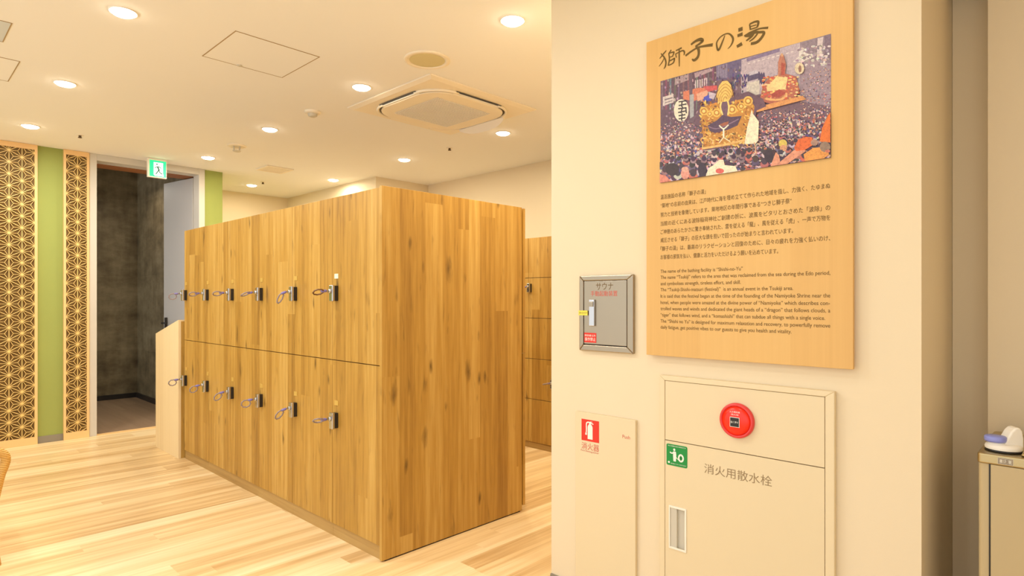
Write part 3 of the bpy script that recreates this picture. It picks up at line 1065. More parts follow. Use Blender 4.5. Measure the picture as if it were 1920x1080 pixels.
link('title_lettering', bm, M['title_ink'], board)

JP = [(370, 1323, '温浴施設の名称「獅子の湯」'),
      (386, 1556.6, '“築地”の名前の由来は、江戸時代に海を埋め立てて作られた地域を指し、力強く、たゆまぬ'),
      (403, 1484, '努力と技術を象徴しています。築地地区の年間行事である“つきじ獅子祭”'),
      (419.7, 1556.6, '当館の近くにある波除稲荷神社ご創建の折に、波風をピタリとおさめた「波除」の'),
      (435.2, 1556.6, 'ご神徳のあらたかさに驚き奉納された、雲を従える「龍」、風を従える「虎」、一声で万物を'),
      (450.8, 1487, '威圧させる「獅子」の巨大な頭を担いで回ったのが始まりと言われています。'),
      (466.8, 1556.6, '「獅子の湯」は、最高のリラクゼーションと回復のために、日々の疲れを力強く払いのけ、'),
      (482.5, 1459, 'お客様の邪気を払い、健康と活力をいただけるよう願いを込めています。')]
bm = bmesh.new()
for yl_, xr, s in JP:
    yl, z = onX(1238.5, yl_, XT)
    yr = onX(xr, 400, XT)[0]
    add_text(bm, s, XT, yl, yr, z, 0.0172)
link('story_text_japanese', bm, M['print'], board)
EN = [(508.7, 1392.5, 'The name of the bathing facility is “Shishi-no-Yu”'),
      (520, 1556.6, 'The name “Tsukiji” refers to the area that was reclaimed from the sea during the Edo period,'),
      (531.6, 1388.8, 'and symbolises strength, tireless effort, and skill.'),
      (543, 1487, 'The “Tsukiji-Shishi-matsuri (festival)”  is an annual event in the Tsukiji area.'),
      (555, 1556.6, 'It is said that the festival began at the time of the founding of the Namiyoke Shrine near the'),
      (566.8, 1556, 'hotel, when people were amazed at the divine power of “Namiyoke” which describes con-'),
      (578.2, 1556.6, 'trolled waves and winds and dedicated the giant heads of a “dragon” that follows clouds, a'),
      (590, 1547, '“tiger” that follows wind, and a “komashishi” that can subdue all things with a single voice.'),
      (601.6, 1556.6, 'The “Shishi no Yu” is designed for maximum relaxation and recovery, to powerfully remove'),
      (612.8, 1484, 'daily fatigue, get positive vibes to our guests to give you health and vitality.')]
bm = bmesh.new()
for yl_, xr, s in EN:
    yl, z = onX(1238.5, yl_, XT)
    yr = onX(xr, 560, XT)[0]
    add_text(bm, s, XT, yl, yr, z, 0.0165)
link('story_text_english', bm, M['print'], board)

# the printed festival photograph: flat patches of colour
pz1 = onX(1238.5, 152.3, XT)[1]; pz0 = onX(1238.5, 343.2, XT)[1]
py1 = onX(1238.5, 200, XT)[0]; py0 = onX(1558.0, 200, XT)[0]
bm = bmesh.new()
lay = bm.loops.layers.float_color.new('Col')
lev = [0]


def patch(pts, c, clipit=True):
    """pts in photo pixels; c an sRGB triple"""
    q = []
    for p in pts:
        y, z = onX(p[0], p[1], XT)
        q.append((y, z))
    # clip to the print (Sutherland-Hodgman)
    for ax, lim, sgn in ((0, py0, 1), (0, py1, -1), (1, pz0, 1), (1, pz1, -1)):
        o = []
        for i in range(len(q)):
            a, b_ = q[i], q[(i + 1) % len(q)]
            ia, ib = (a[ax] - lim) * sgn >= 0, (b_[ax] - lim) * sgn >= 0
            if ia: o.append(a)
            if ia != ib:
                s = (lim - a[ax]) / (b_[ax] - a[ax])
                o.append((a[0] + (b_[0] - a[0]) * s, a[1] + (b_[1] - a[1]) * s))
        q = o
        if len(q) < 3: return
    lev[0] += 1
    X_ = XT - 0.0000009 * lev[0]
    try:
        f = bm.faces.new([bm.verts.new((X_, p[0], p[1])) for p in q])
    except ValueError:
        return
    col = rgb(*c)
    for lp in f.loops:
        lp[lay] = col


def ell(cx, cy, rx, ry, c, n=10, rot=0.0):
    patch([(cx + rx * math.cos(2 * math.pi * k / n) * math.cos(rot) - ry * math.sin(2 * math.pi * k / n) * math.sin(rot),
            cy + rx * math.cos(2 * math.pi * k / n) * math.sin(rot) + ry * math.sin(2 * math.pi * k / n) * math.cos(rot)) for k in range(n)], c)


def stroke(pts, w, c):
    P = spline([(p[0], p[1], 0) for p in pts], 5)
    for a, b_ in zip(P, P[1:]):
        d = (b_ - a); d = d.normalized() if d.length > 0 else Vector((1, 0, 0))
        nx, ny = -d.y * w / 2, d.x * w / 2
        e = d * w * 0.2
        patch([(a.x + nx - e.x, a.y + ny - e.y), (b_.x + nx + e.x, b_.y + ny + e.y), (b_.x - nx + e.x, b_.y - ny + e.y), (a.x - nx - e.x, a.y - ny - e.y)], c)


rp = random.Random(11)
jit = lambda c, a=14: tuple(max(0, min(255, v + rp.uniform(-a, a))) for v in c)
patch([(1200, 50), (1600, 20), (1600, 380), (1200, 380)], (122, 96, 108))
# street and buildings behind
patch([(1236, 150), (1345, 118), (1345, 190), (1236, 260)], (104, 78, 92))
for k in range(13):
    x_ = 1240 + k * 8 + rp.uniform(-1, 1)
    patch([(x_, 152 - k * 2), (x_ + rp.uniform(2, 4), 150 - k * 2), (x_ + rp.uniform(2, 4), 205), (x_, 207)], jit((126, 100, 112), 24))
patch([(1266, 146), (1291, 138), (1291, 150), (1265, 160)], (172, 148, 150)); patch([(1302, 137), (1336, 127), (1336, 133), (1303, 146)], (178, 152, 156))
for k in range(6):
    patch([(1303 + k * 4.2, 151 - k), (1305.2 + k * 4.2, 150.5 - k), (1305.2 + k * 4.2, 165 - k), (1303 + k * 4.2, 166 - k)], (206, 190, 192))
patch([(1343, 123), (1398, 107), (1398, 142), (1343, 152)], (108, 96, 128))
for k in range(7):
    patch([(1344 + k * 3, 124 - k * .8), (1345.3 + k * 3, 124 - k * .8), (1345.3 + k * 3, 146), (1344 + k * 3, 146)], (168, 156, 172))
patch([(1390, 112), (1505, 78), (1530, 130), (1500, 170), (1390, 180)], (190, 174, 180))       # road
patch([(1500, 78), (1560, 58), (1560, 200), (1500, 190)], (160, 140, 150))
patch([(1400, 110), (1462, 90), (1462, 97), (1400, 116)], (134, 118, 148))
for k in range(10):
    patch([(1402 + k * 9, 118.5 - k * 2.4), (1407 + k * 9, 117.2 - k * 2.4), (1407 + k * 9, 119 - k * 2.4), (1402 + k * 9, 120.3 - k * 2.4)], (222, 212, 206))
patch([(1500, 80), (1560, 60), (1560, 118), (1520, 112)], (142, 124, 134))
patch([(1533, 72), (1544, 69), (1538, 116), (1531, 114)], (208, 192, 190)); patch([(1546, 66), (1560, 62), (1560, 112), (1546, 108)], (126, 104, 120))
patch([(1498, 92), (1508, 90), (1506, 98), (1520, 102), (1510, 106), (1518, 110), (1504, 116), (1486, 116), (1498, 106)], (224, 216, 206))
for k in range(34):                                                                         # police far up the street
    ell(rp.uniform(1374, 1400), rp.uniform(140, 164), 1.6, 3.4, jit((78, 70, 112), 26), 7)
patch([(1401, 140), (1424, 134), (1426, 146), (1402, 153)], (92, 82, 112)); patch([(1404, 135), (1420, 131), (1422, 137), (1405, 142)], (196, 188, 196))
for k in range(3): ell(1424 + 4 * k, 147, 2.6, 12, (84, 72, 104), 8)
patch([(1400, 156), (1424, 150), (1424, 176), (1408, 182), (1400, 176)], (206, 198, 184))
for k in range(260):
    x_ = rp.uniform(1240, 1395); y_ = rp.uniform(124, 232)
    ell(x_, y_, rp.uniform(0.8, 2.2), rp.uniform(1.2, 4.0), jit(rp.choice([(92, 70, 84), (132, 108, 118), (160, 138, 146), (108, 84, 98), (190, 170, 170)]), 16), 6)
for k in range(90):
    x_ = rp.uniform(1494, 1556); y_ = rp.uniform(86, 124)
    ell(x_, y_, rp.uniform(1.5, 4.0), rp.uniform(1.2, 3.0), jit(rp.choice([(226, 218, 208), (168, 150, 158), (132, 114, 128), (206, 194, 190)]), 12), 7)
# stalls, lamp post, lantern, signs
patch([(1281, 172), (1308, 165), (1329, 164), (1326, 180), (1300, 190), (1281, 186)], (214, 128, 96)); patch([(1306, 176), (1328, 168), (1326, 184), (1308, 190)], (228, 170, 140))
patch([(1318, 162), (1345, 160), (1345, 168), (1328, 172)], (206, 92, 92)); patch([(1320, 182), (1332, 176), (1334, 188), (1318, 192)], (84, 88, 190))
patch([(1329, 172), (1343, 176), (1338, 186), (1330, 184)], (206, 190, 200))
patch([(1292, 140), (1298, 138), (1300, 260), (1294, 262)], (112, 92, 104)); patch([(1293, 178), (1301, 176), (1301, 218), (1294, 222)], (170, 172, 172))
patch([(1243, 182), (1263, 176), (1263, 192), (1243, 199)], (212, 200, 192)); patch([(1246, 186), (1261, 182), (1261, 184), (1246, 188.5)], (120, 104, 112)); patch([(1247, 192), (1261, 188), (1261, 189.5), (1247, 193.5)], (126, 108, 118))
ell(1277.5, 207, 14, 21, (232, 224, 198), 16)
for q in ([(1273, 191), (1286, 189)], [(1279, 190), (1278, 200)], [(1273, 198), (1287, 195)], [(1272, 204), (1287, 202)], [(1280, 200), (1277, 212)], [(1272, 211), (1286, 208)],
          [(1286, 202), (1287, 212)], [(1273, 217), (1285, 215)], [(1279, 213), (1278, 226)], [(1273, 223), (1285, 221)]):
    stroke(q, 2.4, (60, 50, 56))
# crowd, far to near
skin, hair, whit, redc, blue = (206, 162, 144), (74, 58, 70), (206, 188, 186), (190, 108, 96), (104, 96, 130)
pts_ = []
for k in range(2600):
    x_ = rp.uniform(1238, 1558)
    top = 232 - (x_ - 1238) * 0.16 if x_ < 1310 else (225 if x_ < 1415 else 205)
    if x_ > 1500: top = 118 + (1558 - x_) * 0.4
    bot = 346 - (x_ - 1238) * 0.145
    y_ = top + (bot - top) * (rp.random() ** 0.85)
    if 1310 < x_ < 1410 and y_ < 275 - (x_ - 1310) * 0.15: continue
    pts_.append((y_ + (x_ - 1238) * 0.13, x_, y_))
pts_.sort()
for d_, x_, y_ in pts_:
    s = 0.9 + max(0.0, (d_ - 235)) / 110.0 * 3.4
    s *= rp.uniform(0.8, 1.25)
    c = rp.choice([skin, hair, hair, whit, whit, redc, blue, skin, (150, 120, 128)])
    ell(x_, y_ + s * 0.9, s * 1.35, s * 1.1, jit(rp.choice([whit, redc, blue, (140, 112, 124), (236, 188, 160)]), 18), 7)
    ell(x_, y_ - s * 0.2, s * 0.85, s * 1.05, jit(c, 16), 7)
    if c == skin: ell(x_, y_ - s * 0.75, s * 0.9, s * 0.62, jit(hair, 12), 7)
# second float, red and gold, with a figure on top
patch([(1425, 190), (1432, 160), (1444, 146), (1470, 138), (1494, 144), (1500, 170), (1492, 186), (1450, 196)], (178, 104, 84))
for k in range(170): ell(rp.uniform(1430, 1499), rp.uniform(144, 190), rp.uniform(1.2, 3.6), rp.uniform(1, 2.2), jit(rp.choice([(226, 176, 104), (206, 96, 74), (240, 204, 140), (196, 120, 86)]), 16), 8)
patch([(1452, 150), (1461, 140), (1478, 146), (1474, 168), (1440, 172), (1438, 164)], (244, 212, 146))
patch([(1446, 178), (1462, 168), (1474, 174), (1466, 182), (1450, 184)], (172, 78, 66)); stroke([(1438, 186), (1452, 188), (1468, 186), (1476, 176)], 4, (236, 178, 116))
patch([(1460, 118), (1464, 104), (1470, 104), (1475, 122), (1472, 146), (1460, 144)], (190, 122, 96)); patch([(1466, 118), (1473, 120), (1472, 142), (1466, 142)], (180, 84, 66)); ell(1467, 104, 2.4, 3.4, (214, 164, 120), 8)
ell(1500, 129, 9, 11, (222, 206, 170), 12); ell(1501, 130, 3, 7, (150, 108, 92), 8)
patch([(1418, 202), (1506, 180), (1512, 187), (1420, 211)], (224, 158, 96))
# first float: gilded lion head carved in dark wood
patch([(1300, 232), (1312, 204), (1330, 190), (1352, 186), (1372, 182), (1404, 172), (1432, 186), (1438, 200), (1420, 208), (1408, 272), (1320, 282), (1316, 240)], (112, 84, 98))
patch([(1316, 220), (1326, 198), (1348, 192), (1366, 200), (1384, 188), (1406, 184), (1416, 200), (1406, 268), (1322, 280)], (198, 140, 62))
for k in range(420):
    x_, y_ = rp.uniform(1314, 1412), rp.uniform(190, 276)
    if 1338 < x_ < 1396 and 214 < y_ < 248: continue
    ell(x_, y_, rp.uniform(1.4, 4.2), rp.uniform(0.7, 1.6), jit(rp.choice([(238, 190, 92), (216, 156, 66), (166, 102, 44), (244, 206, 120), (120, 78, 52)]), 14), 8, rp.uniform(0, 3))
for cx_, cy_, r_ in ((1321, 209, 8), (1345, 212, 8), (1374, 206, 9), (1404, 190, 9), (1332, 214, 6), (1391, 200, 7)):
    for q, cc in ((1.0, (238, 192, 96)), (0.68, (190, 130, 54)), (0.4, (244, 208, 124))): ell(cx_, cy_, r_ * q, r_ * q, cc, 14)
patch([(1352, 190), (1364, 186), (1368, 214), (1360, 222), (1353, 214)], (116, 88, 104))
stroke([(1356, 186), (1352, 200), (1356, 216)], 3, (246, 214, 130)); stroke([(1364, 185), (1368, 200), (1366, 216)], 3, (246, 214, 130))
patch([(1328, 236), (1346, 226), (1356, 216), (1372, 220), (1392, 218), (1384, 236), (1366, 244), (1342, 250), (1332, 246)], (92, 70, 92))
stroke([(1330, 238), (1344, 242), (1362, 236), (1386, 224)], 2, (138, 112, 132)); patch([(1350, 234), (1360, 230), (1368, 228), (1366, 234), (1356, 238)], (162, 98, 72))
stroke([(1350, 236), (1358, 242), (1367, 235)], 2.4, (244, 232, 206)); stroke([(1358, 242), (1358, 258)], 3, (244, 232, 206)); stroke([(1358, 258), (1350, 268)], 2, (244, 224, 180)); stroke([(1358, 258), (1370, 266)], 2, (244, 224, 180))
patch([(1345, 182), (1349, 162), (1356, 153), (1365, 152), (1372, 160), (1375, 178), (1368, 190), (1350, 193)], (236, 196, 108))
for k in range(5):
    r_ = 4 + k * 3.4
    stroke([(1361 - r_, 192 - r_ * 0.1), (1361 - r_ * 0.8, 190 - r_ * 1.0), (1361, 189 - r_ * 1.75), (1361 + r_ * 0.75, 189 - r_ * 1.1), (1361 + r_ * 0.85, 188 - r_ * 0.3)], 1.1, (186, 134, 62))
stroke([(1318, 279), (1360, 272), (1402, 262)], 4, (236, 186, 112))
# pennant on a pole, near crowd in front
patch([(1411, 205), (1413, 214), (1424, 228), (1423, 264), (1418, 270), (1397, 271), (1402, 240)], (244, 234, 200)); stroke([(1416, 268), (1419, 288)], 2, (228, 180, 140))
for k in range(70):
    x_ = rp.uniform(1240, 1550); b_ = 345 - (x_ - 1238) * 0.145
    y_ = b_ - rp.uniform(4, 46); s = 3.4 + 4.4 * (1 - (b_ - y_) / 50)
    ell(x_, y_ + s, s * 1.3, s, jit(rp.choice([whit, blue, redc, (150, 118, 130)])), 9); ell(x_, y_, s * 0.92, s * 1.1, jit(hair, 10), 12)
ell(1286, 326, 8, 11, (222, 154, 136), 14); ell(1286, 318, 7, 5, (226, 172, 150), 12); ell(1262, 318, 13, 12, (64, 50, 52), 14); ell(1318, 318, 8, 13, (66, 52, 66), 14)
patch([(1324, 332), (1330, 316), (1342, 308), (1350, 300), (1358, 300), (1360, 310), (1380, 312), (1386, 324)], (244, 232, 200)); ell(1351, 321, 8, 5, (218, 100, 92), 12)
patch([(1236, 326), (1250, 330), (1262, 342), (1236, 346)], (222, 138, 116))
ell(1443, 293, 9, 12, (66, 52, 62), 14); ell(1469, 270, 8, 8, (222, 198, 96), 14); ell(1470, 278, 7, 6, (216, 160, 120), 10); patch([(1460, 282), (1469, 281), (1469, 290), (1460, 290)], (70, 64, 80))
patch([(1446, 312), (1456, 286), (1462, 292), (1464, 304), (1490, 282), (1508, 276), (1512, 284), (1480, 306), (1462, 318)], (226, 156, 124))
patch([(1490, 278), (1498, 262), (1512, 257), (1524, 258), (1526, 272), (1510, 282), (1494, 284)], (226, 110, 54))
patch([(1538, 266), (1543, 240), (1552, 220), (1560, 208), (1560, 268)], (230, 120, 48)); patch([(1508, 290), (1526, 278), (1546, 276), (1556, 290), (1540, 302), (1510, 302)], (234, 160, 78))
ell(1548, 276, 10, 10, (150, 126, 106), 14); ell(1553, 284, 5, 3, (206, 120, 96), 10); ell(1528, 268, 7, 6, (172, 138, 120), 10)
link('festival_photo', bm, M['photo'], board)

# ------------------------------------------------------------------ sauna switch box
XF = XS - 0.016


def R(px0, py0, px1, py1, X):
    """rectangle on a plane facing -X from its upper-left and lower-right photo corners -> y_left, y_right, z_top, z_bottom (z from the left edge)"""
    yl, zt = onX(px0, py0, X); yr = onX(px1, py0, X)[0]
    zb = onX(px0, py1, X)[1]
    return yl, yr, zt, zb


yl, yr, zt, zb = R(1085.8, 517.6, 1187.0, 656.6, XF)
sb = thing('sauna_switch_box', 'stainless steel recessed box with sauna lettering on the cream wall', 'switch box', (XF, (yl + yr) / 2, zb))
iyl, iyr, izt, izb = R(1093.4, 526.8, 1175.0, 645.8, XF)
bm = bmesh.new()
frame_ring(bm, (yr, yl, zb, zt), (iyr, iyl, izb, izt), 0, XF, XS - 0.0002)
link('box_frame', bm, M['steel'], sb, bevel=0.0035)
bm = bmesh.new(); box(bm, XF + 0.010, XS - 0.0004, iyr + 0.0001, iyl - 0.0001, izb + 0.0001, izt - 0.0001); link('box_interior', bm, M['black'], sb)
g = 0.0016
XD = XF + 0.004
dr = boxo('door', XD, XF + 0.0098, iyr + g * 2, iyl - g, izb + g * 2, izt - g, M['steel'], sb, 0.001)
XP = XD - 0.0004
bm = bmesh.new(); ya, yb, za, zb_ = R(1117.5, 530, 1149.5, 544, XP); add_text(bm, 'サウナ', XP, ya, yb, (za + zb_) / 2, (za - zb_) * 0.95, full_h=True); link('sauna_lettering', bm, M['print'], dr)['label'] = 'dark sauna lettering'
bm = bmesh.new(); ya, yb, za, zb_ = R(1107.5, 545.5, 1157.5, 555.5, XP); add_text(bm, '手動起動装置', XP, ya, yb, (za + zb_) / 2, za - zb_, full_h=True); link('switch_lettering', bm, M['red_print'], dr)['label'] = 'red switch lettering'
ya, yb, za, zb_ = R(1106.3, 562, 1116.3, 611, XP)
hd = boxo('handle', XD - 0.010, XD - 0.0003, yb, ya, zb_, za, M['chrome'], dr, 0.002)
boxo('push_button', XD - 0.014, XD - 0.0102, yb + 0.003, ya - 0.003, za - 0.028, za - 0.008, M['steel'], dr, 0.001)
ya, yb, za, zb_ = R(1095.5, 623.5, 1118, 641.5, XP)
rs = boxo('red_sticker', XP - 0.0004, XP, yb, ya, zb_, za, M['red'], dr)
bm = bmesh.new(); hh = za - zb_
add_text(bm, '関係者以外', XP - 0.0006, ya - 0.003, yb + 0.003, za - hh * 0.28, hh * 0.22, full_h=True); add_text(bm, '操作禁止', XP - 0.0006, ya - 0.003, yb + 0.003, za - hh * 0.66, hh * 0.36, full_h=True)
link('sticker_lettering', bm, M['white_print'], rs)
ya, yb, za, zb_ = R(1084.8, 582, 1101.8, 591, XF)
ys_ = boxo('yellow_seal', XF - 0.0006, XF - 0.0001, yb, ya, zb_, za, M['yellow'], sb)
bm = bmesh.new(); hh = za - zb_; add_text(bm, '封印', XF - 0.0008, ya - 0.003, yb + 0.003, (za + zb_) / 2, hh * 0.4, full_h=True); link('seal_lettering', bm, M['print'], ys_)

# ------------------------------------------------------------------ fire extinguisher niche panel
XE = XS - 0.014
yl, zt = onX(1079.0, 770.8, XE); yr = onX(1191.3, 789, XE)[0]
fe = thing('extinguisher_cabinet', 'flush cream fire extinguisher cabinet door with red pictogram', 'cabinet', (XE, (yl + yr) / 2, 0.062))
boxo('door', XE, XS - 0.0002, yr, yl, 0.068, zt, M['cream_door'], fe, 0.0015)
XP = XE - 0.0004
ya, yb, za, zb_ = R(1090.4, 784.8, 1123.2, 824.6, XP)
sq = boxo('red_sign', XP - 0.0003, XP, yb, ya, zb_, za, M['red'], fe)


def icon(parent, name, m, X, ya, yb, zb_, za, polys, ribs=(), mi=None):
    """flat pictogram in unit coordinates (0..1, 0..1)"""
    bm = bmesh.new()
    pl = lambda u, v: (X, ya + (yb - ya) * u, zb_ + (za - zb_) * v)
    for i, pg in enumerate(polys):
        bm.faces.new([bm.verts.new((X - 0.00003 * i,) + pl(*p)[1:]) for p in pg])
    for pts, w in ribs:
        ribbon(bm, pl, pts, w)
    return link(name, bm, m, parent)


def circ(cx, cy, rx, ry, n=20):
    return [(cx + rx * math.cos(2 * math.pi * k / n), cy + ry * math.sin(2 * math.pi * k / n)) for k in range(n)]


icon(sq, 'extinguisher_mark', M['white_print'], XP - 0.0006, ya, yb, zb_, za,
     [[(.36, .10), (.64, .10), (.64, .68), (.60, .76), (.55, .80), (.45, .80), (.40, .76), (.36, .68)], [(.44, .80), (.54, .80), (.54, .88), (.44, .88)],
      [(.44, .86), (.68, .80), (.70, .84), (.54, .90), (.66, .93), (.52, .93), (.44, .90)]],
     [([(.48, .88), (.36, .88), (.29, .80), (.29, .55), (.28, .36)], .06), ([(.28, .38), (.26, .28)], .10)])
bm = bmesh.new(); y2, y3, z2, z3 = R(1090.4, 828.0, 1123.2, 841.0, XP); add_text(bm, '消火器', XP, y2, y3, (z2 + z3) / 2, z2 - z3, full_h=True); link('red_lettering', bm, M['red_print'], fe)
bm = bmesh.new(); y2, y3, z2, z3 = R(1089.2, 841.8, 1123.2, 845.6, XP); add_text(bm, 'Fire Extinguisher', XP, y2, y3, (z2 + z3) / 2, z2 - z3, full_h=True); link('small_lettering', bm, M['red_print'], fe)
bm = bmesh.new(); y2, y3, z2, z3 = R(1167.2, 815, 1181.2, 821.5, XP); add_text(bm, 'Push', XP, y2, y3, (z2 + z3) / 2, z2 - z3, full_h=True); link('push_lettering', bm, M['red_print'], fe)

# ------------------------------------------------------------------ hydrant cabinet
XH = XS - 0.020
yl, yr, zt, _ = R(1236.5, 703, 1564.5, 704, XH)
iyl, izt = onX(1246, 713.1, XH); iyr = onX(1546.8, 744, XH)[0]
zs = onX(1246, 824.7, XH)[1]
hc_ = thing('hydrant_cabinet', 'large cream fire hydrant cabinet with red lamp below the sign board', 'cabinet', (XH, (yl + yr) / 2, 0.062))
bm = bmesh.new()
frame_ring(bm, (yr, yl, 0.07, zt), (iyr, iyl, 0.10, izt), 0, XH, XS - 0.0002)
link('cabinet_frame', bm, M['cream'], hc_, bevel=0.002)
bm = bmesh.new(); box(bm, XH + 0.014, XS - 0.0004, iyr + 0.0001, iyl - 0.0001, 0.1001, izt - 0.0001); link('interior', bm, M['line'], hc_)
XD = XH + 0.0025
g = 0.0013
boxo('lamp_panel', XD, XH + 0.0138, iyr + g * 1.6, iyl - g, zs + g, izt - g, M['cream_door'], hc_, 0.0008)
# lower door with a recessed pull
hyl, hyr, hzt, hzb = R(1255.5, 948.5, 1285.5, 1025, XD)
bm = bmesh.new()
frame_ring(bm, (iyr + g * 1.6, iyl - g, 0.1012, zs - g), (hyr, hyl, hzb, hzt), 0, XD, XH + 0.0120)
hdoor = link('door', bm, M['cream_door'], hc_)
XP = XD - 0.0004
ph = thing('pull_handle', '', '', (XD, (hyl + hyr) / 2, hzb)); del ph['label']; del ph['category']; attach(ph, hdoor)
bm = bmesh.new()
frame_ring(bm, (hyr - 0.004, hyl + 0.002, hzb - 0.004, hzt + 0.004), (hyr + 0.003, hyl - 0.003, hzb + 0.004, hzt - 0.004), 0, XD - 0.003, XD - 0.0002)
bpy.data.objects.remove(ph)
hf = link('pull_handle', bm, M['white'], hdoor, bevel=0.001)
boxo('handle_cup', XH + 0.0122, XH + 0.0139, hyr, hyl, hzb, hzt, M['grille'], hf)
boxo('handle_flap', XH + 0.003, XH + 0.0121, hyl - (hyl - hyr) * 0.45, hyl - 0.0005, hzb + 0.001, hzt - 0.001, M['grille'], hf, 0.001)
# red indicator lamp with the alarm button
cy, cz = onX(1382.8, 788.2, XD)
ry_ = abs(onX(1382.8 - 32, 788, XD)[0] - onX(1382.8 + 32, 788, XD)[0]) / 2
rl = thing('red_lamp', '', '', (XD, cy, cz)); del rl['label']; del rl['category']; attach(rl, hc_)
bpy.data.objects.remove(rl)
bm = bmesh.new()
lathe(bm, [(ry_, -0.0002), (ry_, -0.008), (ry_ * .97, -0.013), (ry_ * .86, -0.015), (ry_ * .82, -0.010), (ry_ * .82, -0.0002)], (XD, cy, cz), 0, 56)
rl = link('alarm_lamp', bm, M['red_rim'], hc_)
bm = bmesh.new()
lathe(bm, [(ry_ * .815, -0.009), (ry_ * .815, -0.014), (ry_ * .6, -0.019), (0, -0.021)], (XD, cy, cz), 0, 56)
link('lens', bm, M['red_lens'], rl)
XR = XD - 0.0215
s2 = ry_ * 0.25
boxo('button_rim', XR - 0.0015, XR, cy - s2 * 1.12, cy + s2 * 1.12, cz - s2 * 1.32, cz + s2 * 0.92, M['white_print'], rl)
boxo('button', XR - 0.0025, XR - 0.0016, cy - s2, cy + s2, cz - s2 * 1.2, cz + s2 * 0.8, M['black'], rl)
bm = bmesh.new(); add_text(bm, '強く押す', XR - 0.0029, cy + s2 * .9, cy - s2 * .9, cz - s2 * .2, s2 * 0.5, full_h=True)
add_text(bm, '火災報知機', XR - 0.0005, cy + s2 * 1.2, cy - s2 * 1.2, cz + s2 * 2.1, s2 * 0.42, full_h=True); add_text(bm, '消火栓', XR - 0.0005, cy + s2 * 0.9, cy - s2 * 0.9, cz + s2 * 1.5, s2 * 0.38, full_h=True)
link('button_lettering', bm, M['white_print'], rl)
# green sticker with a person pulling a hose from a reel
ya, yb, za, zb_ = R(1249.8, 831.0, 1288.8, 870.6, XP)
bm = bmesh.new(); prism(bm, rrect(yb, ya, zb_, za, 0.006), 0, XP - 0.0004, XP); gs = link('green_sticker', bm, M['green_sticker'], hdoor)
icon(gs, 'hose_pictogram', M['white_print'], XP - 0.0007, ya, yb, zb_, za,
     [circ(.38, .76, .05, .06), [(.34, .68), (.46, .68), (.48, .52), (.46, .22), (.34, .22), (.32, .5)], circ(.70, .42, .14, .19),
      circ(.12, .14, .05, .05)],
     [([(.36, .64), (.27, .58), (.17, .62)], .06), ([(.47, .42), (.56, .34), (.62, .30)], .03)])
icon(gs, 'reel_mark', M['green_sticker'], XP - 0.0010, ya, yb, zb_, za, [circ(.70, .42, .07, .10)], [([(.70, .56), (.70, .28)], .02)])
bm = bmesh.new(); hh = za - zb_
add_text(bm, '消火用散水栓の使用方法', XP - 0.0007, ya - 0.006, yb + 0.006, za - hh * .08, hh * .055, full_h=True); add_text(bm, '扉を開けてホースを引き出す', XP - 0.0007, ya - 0.018, yb + 0.004, zb_ + hh * .10, hh * .055, full_h=True)
link('sticker_lettering', bm, M['white_print'], gs)
bm = bmesh.new(); y2, z2 = onX(1320.5, 877.5, XP); y3 = onX(1447.5, 900, XP)[0]; z3 = z2 + (onX(1320.5, 868.5, XP)[1] - onX(1320.5, 886, XP)[1]) / 2
add_text(bm, '消火用散水栓', XP, y2, y3, z2, onX(1320.5, 868.5, XP)[1] - onX(1320.5, 886.8, XP)[1], full_h=True); link('hydrant_lettering', bm, M['grey_print'], hdoor)

# ------------------------------------------------------------------ drinking fountain
FZ = 0.85
wx0, wy1 = 2.04, 0.234
wx1, wy0 = 2.40, -0.09
df = thing('drinking_fountain', 'cream drinking fountain cabinet with stainless top in the niche right of the sign wall', 'drinking fountain', ((wx0 + wx1) / 2, (wy0 + wy1) / 2, 0))
bm = bmesh.new(); prism(bm, rrect(wx0 + 0.006, wx1, wy0 + 0.004, wy1 - 0.002, 0.012), 2, 0.0, FZ - 0.0275); link('cabinet_body', bm, M['cream_body'], df)
yv = onX(1854.8, 900, wx0 + 0.003)[0]
boxo('panel_gap', wx0 + 0.0035, wx0 + 0.0058, yv - 0.0025, yv + 0.0008, 0.03, FZ - 0.028, M['black'], df)
bm = bmesh.new(); box(bm, wx0 + 0.0015, wx0 + 0.0058, wy0 + 0.012, yv - 0.003, 0.03, FZ - 0.028); link('front_panel', bm, M['cream_body'], df, bevel=0.001)
bm = bmesh.new(); prism(bm, rrect(wx0, wx1 + 0.01, wy0, wy1, 0.010), 2, FZ - 0.0272, FZ); link('steel_top', bm, M['steel_top'], df, bevel=0.004, seg=3)
bm = bmesh.new(); frame_ring(bm, (wx0 + 0.02, wx1 - 0.005, wy0 + 0.02, wy1 - 0.09), (wx0 + 0.032, wx1 - 0.017, wy0 + 0.032, wy1 - 0.102), 2, FZ + 0.0002, FZ + 0.008)
link('basin_rim', bm, M['steel_top'], df, bevel=0.004)
XP = wx0 - 0.0005
ya, yb, za, zb_ = R(1870.5, 857.5, 1900, 869.5, XP)
tg = boxo('label_plate', XP, XP + 0.0003, yb, ya, zb_, za, M['grille'], df)
bm = bmesh.new(); hh = za - zb_
for e in (0.06, 0.18):
    frame_ring(bm, (yb + hh * e, ya - hh * e, zb_ + hh * e, za - hh * e), (yb + hh * (e + .05), ya - hh * (e + .05), zb_ + hh * (e + .05), za - hh * (e + .05)), 0, XP - 0.0004, XP - 0.0001)
add_text(bm, '抗菌', XP - 0.0004, ya - hh * .55, yb + hh * .55, (za + zb_) / 2, hh * 0.5, full_h=True)
link('label_lettering', bm, M['print'], tg)
